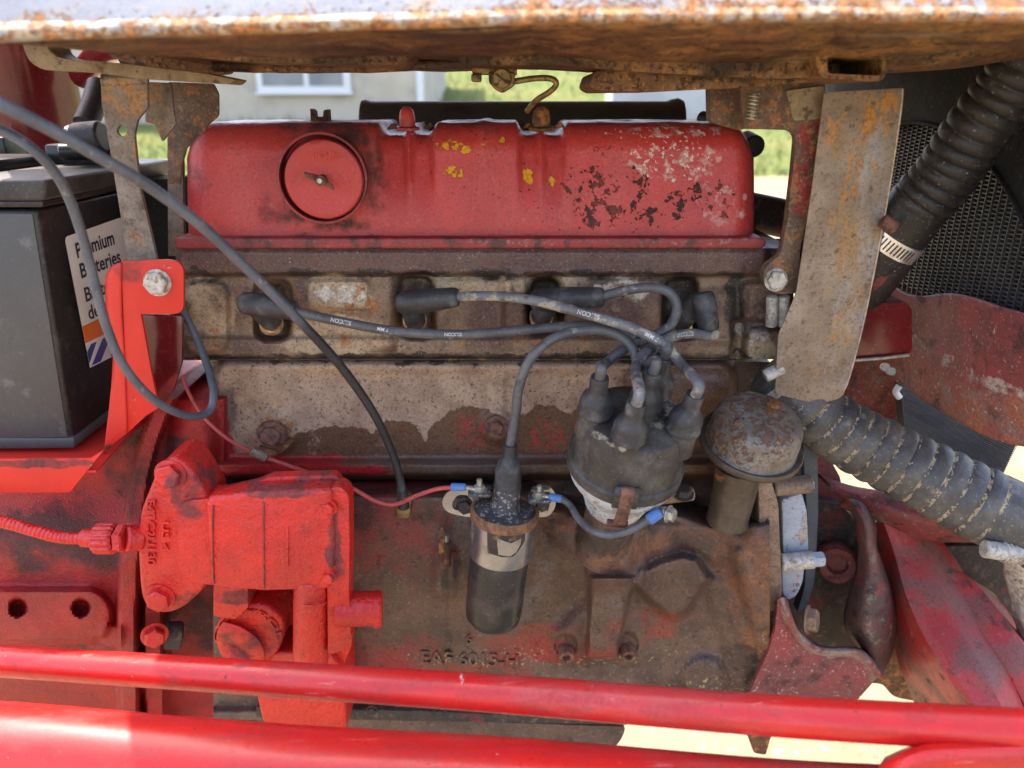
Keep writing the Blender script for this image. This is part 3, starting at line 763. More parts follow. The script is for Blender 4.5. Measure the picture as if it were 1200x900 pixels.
# grass standing on the bank (nobody could count it)
bm = bmesh.new()
rg = random.Random(3)
for _ in range(9000):
    y = 14 + 22 * rg.random() ** 1.6; x = rg.uniform(-9, 14)
    z = lz(x, y); h = rg.uniform(.08, .26); a = rg.uniform(0, 6.28); ww = rg.uniform(.01, .03)
    p = Vector((x, y, z)); dx = Vector((math.cos(a) * ww, math.sin(a) * ww, 0)); tip = p + Vector((rg.uniform(-.1, .1), rg.uniform(-.1, .1), h))
    bm.faces.new([bm.verts.new(v) for v in (p - dx, p + dx, tip)])
g = link('grass', bm, 'grass_blade', None, None); g['kind'] = 'stuff'

# pale house beyond the engine
hx = P(495, 110, 21.0).x
house = thing('house', 'pale block house with a wide white window, seen over the red valve cover', 'house', (hx - 6, 21, .5))
def box(name, x0, x1, y0, y1, z0, z1, m, parent=None, bev=.0):
    bm = bmesh.new()
    v = [bm.verts.new((x, y, z)) for x in (x0, x1) for y in (y0, y1) for z in (z0, z1)]
    for f in ((0, 1, 3, 2), (4, 6, 7, 5), (0, 4, 5, 1), (2, 3, 7, 6), (0, 2, 6, 4), (1, 5, 7, 3)): bm.faces.new([v[i] for i in f])
    bmesh.ops.recalc_face_normals(bm, faces=bm.faces)
    bevel(bm, bev, 2)
    return link(name, bm, m, parent)
box('wall', hx - 12, hx, 21, 29, .2, 4.2, 'wall', house)
box('corner_trim', hx - .14, hx + .03, 20.95, 21.1, .25, 4.2, 'white_trim', house)
box('roof', hx - 12.4, hx + .4, 20.5, 29.5, 4.2, 4.5, 'concrete', house)
wx0, wx1 = P(301, 100, 20.9).x, P(411, 100, 20.9).x
wz0 = P(350, 108, 20.9).z
fr = box('window', wx0, wx1, 20.9, 21.05, wz0, wz0 + 1.2, 'white_trim', house, .01)
mx = (wx0 + wx1) / 2 + .08
for a, b in ((wx0 + .16, mx - .07), (mx + .07, wx1 - .2)):
    box('pane', a, b, 20.885, 20.9, wz0 + .16, wz0 + 1.05, 'glass_dark', fr)
box('sill', wx0 - .05, wx1 + .05, 20.8, 20.9, wz0 - .06, wz0, 'white_trim', house)
a, b = P(716, 140, 19), P(832, 102, 19)
cb = box('concrete_block', a.x, b.x, 19, 20.4, .3, b.z, 'concrete', None, .04)
tag(cb, 'large grey concrete block on the lawn, past the right end of the valve cover', 'concrete block')

# ================================================================== THE FUEL TANK OVER THE ENGINE
tank = thing('fuel_tank', 'long rusty fuel tank with chalky pale side, hanging over the engine', 'fuel tank', (0, -.1, H + .04))
def hl(ys, Ys):
    xs = [-160, 0, 150, 300, 600, 900, 1200, 1360]
    return [(x, np.interp(x, [0, 300, 600, 900, 1200], ys), np.interp(x, [0, 300, 600, 900, 1200], Ys)) for x in xs]
F = [
    hl([-330] * 5, [-.24] * 5),
    hl([-110] * 5, [-.279] * 5),
    hl([-30] * 5, [-.3003] * 5),
    hl([8, 4, 0, -2, -2], [-.3086] * 5),
    hl([30, 24, 16, 13, 13], [-.3129] * 5),
]
patch('side', F, 'tank_paint', tank, nu=80, nv=6, thick=.002, jit=.0012, js=18)
EDGE = hl([46, 37, 27, 23, 23], [-.314] * 5)
patch('rolled_edge', [hl([28, 22, 14, 11, 11], [-.3136] * 5), hl([38, 30, 21, 18, 18], [-.3175] * 5), EDGE, hl([48, 39, 29, 25, 25], [-.305] * 5)], 'tank_paint', tank, nu=80, nv=4, thick=.002, jit=.0010, js=30)
U = [
    hl([47, 38, 28, 24, 24], [-.308] * 5),
    [(-160, 44, -.30), (0, 47, -.29), (150, 51, -.26), (300, 50, -.24), (600, 46, -.23), (900, 50, -.22), (1200, 40, -.24), (1360, 38, -.25)],
    [(-160, 45, -.28), (0, 48, -.26), (150, 58, -.20), (300, 63, -.16), (600, 62, -.15), (900, 72, -.13), (1200, 58, -.16), (1360, 52, -.2)],
    [(-160, 44, -.26), (0, 47, -.24), (150, 60, -.12), (300, 77, .04), (600, 78, .06), (900, 84, .06), (1200, 68, .06), (1360, 60, 0)],
    [(-160, 36, -.23), (0, 40, -.20), (150, 52, -.02), (300, 76, .16), (600, 78, .2), (900, 82, .2), (1200, 66, .2), (1360, 56, .1)],
    [(-160, -50, -.12), (0, -30, -.12), (150, 26, .09), (300, 52, .28), (600, 56, .38), (900, 60, .38), (1200, 50, .38), (1360, 46, .36)],
    [(-160, -90, -.1), (0, -70, -.1), (150, -30, .12), (300, 0, .33), (600, 0, .42), (900, 0, .42), (1200, 0, .42), (1360, 0, .4)],
    [(-160, -330, .1), (0, -330, .1), (150, -330, .3), (300, -330, .48), (600, -330, .48), (900, -330, .48), (1200, -330, .48), (1360, -330, .48)],
]
patch('underside', U, 'tank_under', tank, nu=90, nv=6, thick=.002, jit=.004, js=14)
# top so that the sun stays out
tp = [P(-160, -328, -.24), P(1360, -328, -.24), P(1360, -328, .48), P(300, -328, .48), P(-160, -328, .1)]
tp = [Vector((p.x, p.y, P(600, -325, -.20).z)) for p in tp]
plate3('top', tp, (0, 0, -.004), 'tank_under', tank, 0)
# pressed seams and stiffeners under it
tube('seam', Path([(250, 78, -.05), (420, 80, -.05), (520, 75, -.05), (640, 76, -.05), (760, 83, -.05), (900, 92, -.06)], .0045, 8), 'tank_under', tank, 8, jit=.001)
prism('rib', [(150, 60), (300, 73), (470, 77), (478, 71), (484, 62), (470, 58), (300, 56)], -.13, .06, 'tank_under', tank, .004, 2, 3, jit=.001)
prism('rib', [(534, 62), (540, 74), (556, 77), (650, 76), (760, 84), (900, 92), (960, 90), (975, 66), (900, 60), (700, 58)], -.135, .06, 'tank_under', tank, .005, 3, 3, jit=.001)
prism('rolled_lip', [(690, 101), (696, 84), (800, 74), (985, 66), (985, 94), (930, 97), (850, 103), (770, 108), (700, 107)], -.10, .12, 'tank_under', tank, .006, 4, 5, jit=.002)
def pframe(name, out, inn, Y, depth, m, parent, bev=.0006):
    bm = bmesh.new(); es = []
    for lp in (out, inn):
        vs = [bm.verts.new(P(x, y, Y)) for x, y in lp]
        es += [bm.edges.new((vs[i], vs[(i + 1) % len(vs)])) for i in range(len(vs))]
    bmesh.ops.triangle_fill(bm, use_beauty=True, edges=es)
    r = bmesh.ops.extrude_face_region(bm, geom=list(bm.faces))
    for v in [g for g in r['geom'] if isinstance(g, bmesh.types.BMVert)]: v.co.y += depth
    return link(name, bm, m, parent, 30)
pframe('channel', rounded([(955, 63), (1040, 62), (1037, 92), (1028, 96), (960, 91)], 7), rounded([(969, 66), (1035, 68), (1032, 89), (970, 86)], 5), -.16, .13, 'tank_under', tank)
patch('end_skin', [[(1030, 60, -.17), (1120, 55, -.17), (1240, 45, -.18)], [(1034, 78, -.14), (1120, 74, -.14), (1240, 55, -.15)], [(1035, 84, -.08), (1120, 79, -.08), (1240, 62, -.1)]], 'tank_under', tank, jit=.001)

prism('end_rib', [(128, 50, 2), (200, 62, 4), (268, 72, 4), (266, 86, 3), (240, 90, 3), (180, 84, 3), (128, 66, 3)], .0, .02, 'tank_under', tank, .003, 2, 3, jit=.0015)
# drain tap
tap = thing('drain_tap', 'small brass fuel tap with slotted screw under the tank', 'fuel tap', P(588, 92, -.04))
prism('bracket', [(553, 77), (606, 79), (606, 87), (590, 88), (553, 86)], -.045, .03, 'brass', tap, .001)
rod('screw', P(588, 92, -.055), P(588, 91, -.02), .0095, 'brass', tap, 24)
prism('slot', [(580, 87), (582, 85.5), (596, 97), (594, 98.5)], -.0562, .004, 'pocket', tap, 0)
prism('body', [(572, 84), (604, 84), (603, 100), (594, 106), (588, 109), (580, 105), (573, 97)], -.048, .03, 'brass', tap, .003, 3, 3)
prism('nut', [(552, 86), (564, 86), (564, 96), (552, 96)], -.05, .014, 'brass', tap, .002)
tube('pipe', Path([(600, 96, -.04), (625, 92, -.045), (645, 92, -.05), (652, 98, -.05), (645, 107, -.045), (628, 118, -.03), (618, 130, -.01)], .0028, 8), 'brass', tap, 12)

# ================================================================== THE ENGINE
eng = thing('engine', 'grimy four cylinder tractor engine with a red valve cover', 'engine', (0, .1, .7))

# --- valve cover
zb, Yf = P(550, 283, -.004).z, .0
xl, xr = P(207, 270, 0).x, P(895, 270, 0).x
zt = P(550, 143, .035).z
def cover():
    nu, nv = 220, 44
    # section: (y, z) with outward normal; start front bottom, over the top, down the back
    hh = zt - zb; D = .205; Rr = .034
    sec = []
    for k in range(14): sec.append((.010 * (k / 14) ** 1.5, zb + (hh - Rr) * k / 14, -1, .06))
    for k in range(13):
        a = math.pi / 2 * k / 12
        sec.append((.010 + Rr - Rr * math.cos(a), zt - Rr + Rr * math.sin(a), -math.cos(a), math.sin(a)))
    for k in range(1, 8): sec.append((.010 + Rr + (D - 2 * Rr - .02) * k / 8, zt + .0, 0, 1))
    for k in range(9):
        a = math.pi / 2 * k / 8
        sec.append((D - .010 - Rr + Rr * math.sin(a), zt - Rr + Rr * math.cos(a), math.sin(a), math.cos(a)))
    sec.append((D, zb, 1, 0))
    cy, rc = D / 2, .036
    def pxx(x): return 600 + (x - 0) / mpp(600, 200, 0)
    rows = []
    for i in range(nu + 1):
        s = i / nu
        x = xl + (xr - xl) * (.5 - .5 * math.cos(math.pi * s)) if False else xl + (xr - xl) * s
        e = min(x - xl, xr - x)
        row = []
        if e < rc:
            q = 1 - e / rc; f = 1 - math.sqrt(max(0, 1 - q * q))
        else: f = 0
        px = pxx(x)
        dip = ss(np.float64(px), 438, 450) * (1 - ss(np.float64(px), 498, 512)) + ss(np.float64(px), 604, 616) * (1 - ss(np.float64(px), 655, 668))
        rib = math.exp(-((px - 478) / 5) ** 2) + .8 * math.exp(-((px - 634) / 5.5) ** 2) + .18 * math.exp(-((px - 566) / 7) ** 2)
        for (y, z, ny, nz) in sec:
            yy = y + (cy - y) * 0 if False else y
            # corner rounding in plan
            yy = y + math.copysign(min(abs(cy - y), rc * .95 * f), cy - y)
            zz = z - (.030 * f * max(0, nz) ** .7 if nz > 0 else 0) - .012 * f * ((z - zb) / hh) ** 3
            lvl = ss(np.float64((z - zb) / hh), .10, .90)
            d = (-.0130 * dip + .0110 * rib) * lvl
            p = Vector((x + (0.010 * ((z - zb) / hh) * (1 if x < 0 else -1) * (1 if e < .09 else 0) * (1 - e / .09 if e < .09 else 0)), yy + ny * d, zz + nz * d))
            n = mnoise.noise(p * 22) * .0009 + mnoise.noise(p * 90) * .0003
            p.y += ny * n; p.z += nz * n
            row.append(p)
        rows.append(row)
    # close ends
    def cap(row): return [Vector((row[0].x, cy, zb + (r.z - zb) * .98)) for r in row]
    return rows
vc = grid_obj('valve_cover', cover(), 'red_old', eng, smooth=50)
bmx = bmesh.new(); bmx.from_mesh(vc.data)
bmesh.ops.holes_fill(bmx, edges=[e for e in bmx.edges if e.is_boundary], sides=0)
bmx.to_mesh(vc.data); bmx.free()
prism('flange', [(203, 279), (895, 279), (899, 285), (894, 291.5), (205, 291.5)], -.016, .236, 'red_flange', vc, .0025, 3, 3, jit=.0006)
# filler neck and cap
fc = P(376, 210, -.030); fb = P(383, 208, .012)
lathe('filler_neck', fb, fc - fb, [(.045, 0), (.0462, .004), (.0448, .010), (.0446, .026), (.0455, .030), (.0455, .033), (.0432, .0335), (.0425, .028)], 'red_flange', vc, 56, smooth=30)
capo = lathe('filler_cap', fc + Vector((.002, .010, -.001)), fc - fb, [(.0392, -.012), (.0395, .003), (.0392, .0075), (.0380, .0098), (.034, .0106), (.031, .0100), (0, .0104)], 'red_cap', vc, 64, jit=.0002, smooth=50)
wn_c = P(377, 211, -.043)
wing = rod('wing_nut', wn_c + Vector((0, .006, 0)), wn_c + Vector((0, -.006, 0)), .0052, 'rust_bolt', vc, 18)
for s_ in (-1, 1):
    plate3('wing', [wn_c + Vector((s_ * .003, -.003, -s_ * .005)), wn_c + Vector((s_ * .003, -.003, s_ * .002)), wn_c + Vector((s_ * .013, -.012, -s_ * .004)), wn_c + Vector((s_ * .014, -.012, -s_ * .009))], (0, .003, 0), 'rust_bolt', wing, .0006)
rod('stud', wn_c + Vector((0, -.005, 0)), wn_c + Vector((0, -.0095, 0)), .0028, 'zinc', wing, 12)
text_obj('raised_lettering', 'TOP', lambda v, W: P(363 + 30 * v.x / W, 186 - 12 * v.y, -.0413) + Vector((0, -v.z * .05, 0)), 'red_cap', vc, 1.0, .0, .02)
# acorn nuts on top
for px, m_, r_ in ((478, 'red_old', .0085), (634, 'rust', .0095)):
    b_ = P(px, 152, .035)
    lathe('acorn_nut', b_, Vector((0, -.1, 1)), [(r_ * 1.5, 0), (r_ * 1.45, .003), (r_, .004), (r_, .012), (r_ * .85, .019), (r_ * .4, .023), (0, .024)], m_, vc, 20, jit=.0008 if m_ == 'rust' else .0002)
for px in (618, 655, 500, 458):
    prism('gasket_tear', [(px - 6, 152), (px + 7, 150), (px + 4, 144), (px - 2, 147)], .036, .012, 'rust', vc, .001, 1, 0, jit=.002)
prism('clip', [(363, 127), (367, 130), (368, 137), (378, 137), (379, 129), (383, 128), (384, 143), (364, 143)], .08, .02, 'rust', vc, .001)

# --- cylinder head
def head_h(X, Y):
    H_ = np.full(X.shape, -.004)
    H_ += .016 * (1 - ss(Y, 319, 326)) * (1 - ss(X, 895, 905)) * ss(X, 205, 213)
    H_ -= .004 * (1 - ss(Y, 291, 297))
    H_ += .011 * rbox(X, Y, 213, 268, 330, 414, 5, 16)
    H_ += .009 * rbox(X, Y, 360, 432, 328, 362, 3, 8)
    H_ += .010 * rbox(X, Y, 432, 462, 322, 412, 6, 6)
    H_ += .008 * rbox(X, Y, 508, 600, 328, 350, 4, 6)
    H_ += .012 * rbox(X, Y, 590, 617, 322, 388, 5, 6)
    H_ += .012 * rbox(X, Y, 656, 692, 322, 345, 6, 6)
    H_ += .012 * rbox(X, Y, 688, 776, 326, 392, 4, 8)
    H_ += .009 * rbox(X, Y, 215, 860, 396, 419, 4, 4)
    for a, b, c, d in ((300, 340, 330, 398), (468, 508, 322, 396), (620, 657, 326, 392), (778, 816, 324, 396)):
        H_ -= .030 * rbox(X, Y, a, b, c, d, 5, 12)
    H_ += .010 * rbox(X, Y, 820, 862, 340, 400, 8, 12)
    H_ += .012 * rbox(X, Y, 868, 930, 330, 378, 6, 12)
    H_ += .020 * rbox(X, Y, 873, 935, 384, 440, 6, 14)
    H_ -= .020 * rbox(X, Y, 858, 872, 376, 440, 4, 4)
    H_ -= .02 * (1 - ss(X, 208, 216)) * ss(Y, 322, 330)
    H_ += .004 * disc(X, Y, 205 + 12, 358, 14, 4)
    return H_
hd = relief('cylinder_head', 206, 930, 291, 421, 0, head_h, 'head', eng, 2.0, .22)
for px, py in ((318, 380), (486, 376), (634, 372), (797, 384)):
    a_, b_ = P(px, py - 2, .028), P(px, py, -.006)
    sp = lathe_ab('spark_plug', a_, b_, [(0, 0), (.0125, 0), (.0125, .5), (.0135, .52), (.0135, .72), (.0105, .76), (.010, .95), (0, .98)], 'porcelain', hd, 6 if False else 20)
tube('gasket_line', Path([(212, 421, -.004), (500, 421, -.004), (858, 421, -.004)], .0012, 6), 'pocket', hd, 8)

# --- side cover
def side_h(X, Y):
    H_ = np.zeros(X.shape)
    e = rbox(X, Y, 250, 860, 423, 561, 7, 20)
    H_ += .020 * e - .020
    H_ -= .004 * rbox(X, Y, 268, 850, 436, 538, 5, 14)
    H_ += .014 * (ss(Y, 536, 546) * (1 - ss(Y, 554, 563)))
    H_ += .004 * disc(X, Y, 320, 507, 26, 6) + .004 * rbox(X, Y, 300, 345, 436, 500, 8, 10)
    H_ += .006 * disc(X, Y, 582, 500, 20, 4) + .003 * rbox(X, Y, 575, 592, 436, 500, 4, 4)
    H_ += .003 * rbox(X, Y, 690, 850, 440, 470, 6, 8)
    return H_
sc = relief('side_cover', 246, 864, 422, 563, -.006, side_h, 'side', eng, 2.0, .03)
lathe('bolt', P(320, 508, -.013), Vector((0, -1, .0)), [(0, 0), (.0175, 0), (.018, .002), (.0165, .005), (.012, .006), (.0115, .011), (.009, .013), (0, .0135)], 'rust_bolt', sc, 22, jit=.0014)
bolt(P(582, 500, -.015), (0, -1, .1), .0085, 'rust_bolt', sc, .008, 1.6)
prism('rust_scab', [(302, 522), (318, 526), (340, 514), (346, 517), (333, 530), (312, 537), (303, 532)], -.0135, .004, 'rust', sc, .0015, 2, 3, jit=.0015)

# --- block
def block_h(X, Y):
    yt = np.interp(X, [250, 620, 650, 690, 790, 840, 900, 925], [583, 585, 602, 606, 606, 622, 612, 600])
    H_ = -.085 * (1 - ss(Y, yt - 26, yt))
    low = ss(Y, yt - 8, yt + 4)
    # soft pillow around the bores
    H_ += low * .004 * np.cos((X - 470) / 90) * (1 - ss(Y, 700, 800))
    # distributor boss
    H_ += low * .020 * dome(X, Y, 722, 630, 80, 90)
    cyn = np.clip(1 - ((X - 721) / 36) ** 2, 0, 1) ** .5
    H_ += .026 * cyn * ss(Y, 590, 610) * (1 - ss(Y, 668, 700))
    H_ += .022 * poly(X, Y, [(692, 676), (742, 676), (722, 770), (688, 770)], 3)
    H_ += .016 * poly(X, Y, [(650, 740), (672, 720), (700, 690), (700, 640), (740, 640), (745, 700), (760, 735), (752, 770), (650, 770)], 14)
    H_ += .0
    # lobe beside it
    H_ += .020 * poly(X, Y, [(741, 682), (752, 668), (774, 657), (800, 650), (817, 654), (832, 678), (818, 697), (802, 719), (789, 725), (776, 718), (758, 702)], 6)
    H_ += .006 * poly(X, Y, [(760, 612), (860, 618), (866, 648), (840, 660), (800, 640), (765, 650), (750, 670)], 6)
    H_ += .008 * poly(X, Y, [(640, 612), (680, 606), (676, 650), (648, 636)], 8)
    # right corner swelling with its diagonal web
    H_ += .030 * dome(X, Y, 905, 680, 60, 120) * low
    d, t = seg_d(X, Y, 840, 690, 880, 800); H_ += .008 * (1 - ss(d, 4, 22))
    d, t = seg_d(X, Y, 866, 650, 905, 790); H_ += .006 * (1 - ss(d, 3, 14))
    H_ += .010 * disc(X, Y, 825, 795, 26, 8)
    H_ -= .006 * disc(X, Y, 897, 742, 9, 6)
    # bolt spot faces
    for bx, by in ((663, 756), (735, 755)): H_ -= .006 * disc(X, Y, bx, by, 13, 2.5)
    # crease and low ribs at the left
    H_ -= .002 * np.exp(-((X - 526) / 2.5) ** 2) * ss(Y, 640, 660)
    H_ += .006 * rbox(X, Y, 508, 533, 640, 700, 8, 10)
    H_ += .012 * ss(Y, 826, 836)
    d, t = seg_d(X, Y, 455, 560, 455, 600); H_ += .0
    return H_
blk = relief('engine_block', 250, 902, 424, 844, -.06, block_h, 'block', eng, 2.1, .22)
lathe('corner_swelling', P(893, 758, -.035), Vector((0.2, -1, -.1)), [(.040, -.03), (.040, .0), (.037, .015), (.030, .026), (.018, .034), (0, .037)], 'block', blk, 32, jit=.002, smooth=70)
for i, (s_, x0_, y0_, x1_, y1_, hh_) in enumerate((('EAF 6015-H', 492, 777, 607, 782, 15), ('6', 545, 754, 553, 754, 11))):
    text_obj('cast_lettering', s_, lambda v, W, x0=x0_, y0=y0_, x1=x1_, y1=y1_, h=hh_: P(x0 + (x1 - x0) * v.x / W, y0 + (y1 - y0) * v.x / W - h * v.y / .7, -.0622) + Vector((0, -v.z * .05, 0)), 'block', blk, 1.0, .012, .026)
for bx, by in ((663, 758), (735, 757)):
    lathe('socket_bolt', P(bx, by, -.064), Vector((0, -1, -.12)), [(0, 0), (.0098, 0), (.0098, .016), (.0088, .0175), (.0052, .0175), (.0048, .012), (0, .012)], 'rust_bolt', blk, 20)
for bx, by, r_ in ((714, 699, .0032), (715, 722, .0044)):
    lathe('screw', P(bx, by, -.090), Vector((0, -1, 0)), [(0, 0), (r_, 0), (r_, .003), (r_ * .7, .0045), (r_ * .35, .0045), (r_ * .3, .003), (0, .003)], 'dark_iron', blk, 14)
bolt(P(733, 684, -.088), (0, -1, 0), .002, 'zinc', blk, .002)
# oil pan
pan = prism('oil_pan', [(300, 842), (420, 840), (560, 846), (734, 852), (729, 866), (716, 882), (690, 905), (300, 905)], -.055, .25, 'block', eng, .010, 4, 6)
prism('pan_rail', [(300, 829), (500, 834), (735, 845), (735, 850), (500, 846), (300, 842)], -.075, .20, 'dark_iron', eng, .002)
for bx in (436, 515, 600): bolt(P(bx, 832 + (bx - 436) * .03, -.074), (0, -1, 0), .006, 'dark_iron', pan)
# brass oil fitting for the black cable
prism('elbow_fitting', [(463, 584), (482, 584), (482, 598), (480, 609), (463, 609)], -.078, .018, 'brass', blk, .003, 3, 0)
# petcock
pk = thing('petcock', 'little rusty drain cock standing between the red pump and the coil', 'drain cock', P(520, 655, -.07))
rod('body', P(521, 663, -.082), P(521, 634, -.082), .0075, 'rust_bolt', pk, 14)
rod('tip', P(522, 636, -.082), P(522, 626, -.082), .0045, 'zinc', pk, 12)
prism('handle', [(514, 620), (519, 617), (522, 624), (521, 640), (519, 660), (514, 659), (514, 640)], -.094, .003, 'rust', pk, .001, 2, 2)

# timing cover and front edge
tc = prism('timing_cover', [(888, 560), (903, 560), (912, 590), (914, 640), (917, 690), (914, 712), (900, 720), (893, 680), (890, 620)], -.072, .12, 'head', eng, .003, 3, 6, jit=.001)
prism('front_panel', [(916, 586), (940, 578), (946, 600), (948, 650), (918, 652)], -.050, .09, 'bluegrey', tc, .003, 3, 4)
prism('lower_panel', [(916, 664), (943, 664), (941, 682), (934, 698), (924, 704), (917, 696)], -.050, .09, 'bluegrey', tc, .003, 3, 4)
rod('stud_boss', P(906, 571, -.060), P(950, 567, -.060), .0105, 'head', tc, 18)
rod('stud_boss', P(914, 659, -.062), P(952, 656, -.062), .0105, 'white_bolt', tc, 18, jit=.0005)
bolt(P(950, 656, -.062), (1, 0, .05), .0095, 'bluegrey', tc, .015, 1.1)
bolt(P(948, 567, -.060), (1, 0, .05), .0075, 'white_bolt', tc, .004, 1.2)
# temperature sender at the head's left end
ts = rod('sender', P(209, 372, -.004), P(212, 358, -.03), .009, 'brass', hd, 16)

# ================================================================== air tube behind the cover
at = thing('air_tube', 'plain dark grey round air pipe lying behind the red valve cover', 'air pipe', P(610, 150, .22))
lathe_ab('pipe', P(427, 151, .235), P(797, 151, .235), [(0, 0), (.036, 0), (.037, .01), (.0345, .03), (.0345, .95), (.037, .965), (.0385, .985), (.036, 1), (0, 1)], 'air', at, 40)
tag(rod('knob', P(822, 139, .14), P(838, 142, .12), .009, 'rubber', None, 18), 'small black pipe end above the right corner of the valve cover', 'pipe end').name = 'pipe_end'
tag(rod('cap_end', P(874, 166, .10), P(884, 172, .07), .0125, 'rubber', None, 22), 'round dark cap peeping out behind the right corner of the valve cover', 'cap').name = 'round_cap'
ph = tube('rear_pipe', Path([(800, 236, .16), (880, 248, .16), (960, 266, .15)], .024, 6), 'dark_iron', None, 22)
tag(ph, 'thick dark pipe crossing behind the valve cover and the right bracket', 'pipe')
ph = tube('rear_elbow', Path([(800, 305, .10), (905, 296, .10), (950, 300, .10)], .017, 6), 'dark_iron', None, 18)
tag(ph, 'short dark pipe just under the bright gap beside the valve cover', 'pipe')

# ================================================================== BATTERY CORNER
bt = thing('battery', 'grey and black battery with a white, orange and blue label', 'battery', P(0, 520, 0))
f_ = [P(-190, 243, -.100), P(43, 246, -.100), P(86, 516, -.100), P(-215, 520, -.100)]
case = plate3('case', f_, (0, .262, 0), 'battery_side', bt, .004, 3)
f2 = [p + Vector((0, -.0016, 0)) for p in (P(-190, 247, -.100), P(39, 250, -.100), P(80, 512, -.100), P(-215, 516, -.100))]
plate3('front_panel', f2, (0, .004, 0), 'battery', case, .0014, 2)
foot = [P(-215, 513, -.102), P(87, 513, -.102), P(87, 526, -.102), P(-215, 529, -.102)]
plate3('foot', foot, (0, .266, 0), 'battery', bt, .003, 2)
lid = plate3('lid', [P(-190, 211, -.108), P(54, 211, -.108), P(52, 236, -.108), P(-190, 236, -.108)], (0, .276, 0), 'battery_lid', bt, .004, 3)
plate3('lid_lip', [P(-190, 236, -.104), P(50, 236, -.104), P(50, 243, -.104), P(-190, 243, -.104)], (0, .268, 0), 'battery_side', lid, .001)
zt_ = P(50, 211, -.108).z
for (x, y, s1, s2, h) in ((-.56, .02, .035, .05, .012), (-.50, .10, .03, .03, .022), (-.60, .10, .02, .02, .03)):
    box('vent_cover', x - s1, x + s1, y - s2, y + s2, zt_ - .002, zt_ + h, 'battery_side', lid, .004)
rod('terminal', Vector((-.455, .10, zt_)), Vector((-.455, .10, zt_ + .02)), .012, 'zinc', bt, 18)
# label on the battery's side
e0, e1 = P(44, 246, -.100), P(86, 516, -.100)
nrm = (e1 - e0).cross(Vector((0, 1, 0))).normalized()
if nrm.x < 0: nrm = -nrm
pl0 = e0 + nrm * .0012
TL, TR, BL, BR = (PP(x, y, pl0, nrm) for x, y in ((75, 278), (160, 248), (105, 431), (187, 390)))
def lab(u, v, off=0.0): return (TL * (1 - u) + TR * u) * (1 - v) + (BL * (1 - u) + BR * u) * v + nrm * off
def lab_poly(name, uv, m, off, parent):
    bm = bmesh.new()
    for f in uv: bm.faces.new([bm.verts.new(lab(u, v, off)) for u, v in f])
    return link(name, bm, m, parent, None)
lb = lab_poly('label', [[(.03, 0), (1, 0), (1, 1), (0, 1), (0, .03), (.01, .008)]], 'lab_white', .0004, bt)
lab_poly('orange_band', [[(0, .665), (1, .665), (1, .80), (0, .80)]], 'lab_orange', .0007, lb)
st_ = [[(u0, .99), (u0 + .115, .99), (u0 + .30, .825), (u0 + .185, .825)] for u0 in (.02, .26, .50, .74)]
st_.append([(0, .965), (0, .87), (.06, .825), (.13, .825)])
st_ = [[(min(max(u, 0), 1), v) for u, v in f] for f in st_]
lab_poly('blue_stripes', st_, 'lab_blue', .0007, lb)
for s_, v_, u_, wd in (('Premium', .170, .09, .50), ('Batteries', .320, .09, .54), ('Batteries', .500, .09, .54), ('de qualité', .640, .09, .56)):
    text_obj('lettering', s_, lambda v, W, v0=v_, u0=u_, w0=wd: lab(u0 + w0 * v.x / W, v0 - .150 * v.y, .0008), 'lab_ink', lb, 1.0, .022)

tr = thing('battery_tray', 'bright red folded steel battery tray with an upright bolted bracket', 'battery tray', P(60, 560, -.1))
tz = P(60, 531, -.104).z - .0015
tp = [Vector((P(-215, 531, -.14).x, -.140, tz)), Vector((P(108, 531, -.14).x, -.140, tz)), Vector((P(124, 520, -.10).x, -.06, tz)), Vector((P(124, 520, -.10).x, .16, tz)), Vector((P(-215, 531, -.14).x, .16, tz))]
plate3('tray_floor', tp, (0, 0, -.003), 'red_tray', tr, .0008)
prism('front_lip', [(-215, 540), (106, 537), (122, 527), (82, 577), (-215, 578)], -.1415, .003, 'red_tray', tr, .001, 2, 2)
patch('upright_fold', [[(143, 307, -.100), (143, 360, -.100), (147, 430, -.100), (150, 507, -.100)], [(133, 311, -.098), (130, 360, -.098), (137, 430, -.098), (136, 518, -.100)], [(125, 324, -.094), (126, 360, -.094), (134, 420, -.094), (122, 532, -.102)]], 'red_tray', tr, nu=24, nv=4, thick=.003)
prism('upright', [(142, 306, 3), (204, 304, 14), (215, 312, 8), (215, 368, 12), (165, 368, 1), (178, 440, 0), (186, 478, 2), (170, 488, 0), (150, 507, 1)], -.100, .0035, 'red_tray', tr, .001, 3, 1)
bolt(P(185, 331, -.1005), (.05, -1, .05), .0115, 'white_bolt', tr, .009, 1.15, rot=.1)
text_obj('bolt_marking', '307A', lambda v, W: P(179 + 12 * v.x / W, 333 - 8 * v.y, -.1105) + Vector((0, -v.z * .02, 0)), 'zinc', tr, 1.0, .0, .02) if False else None

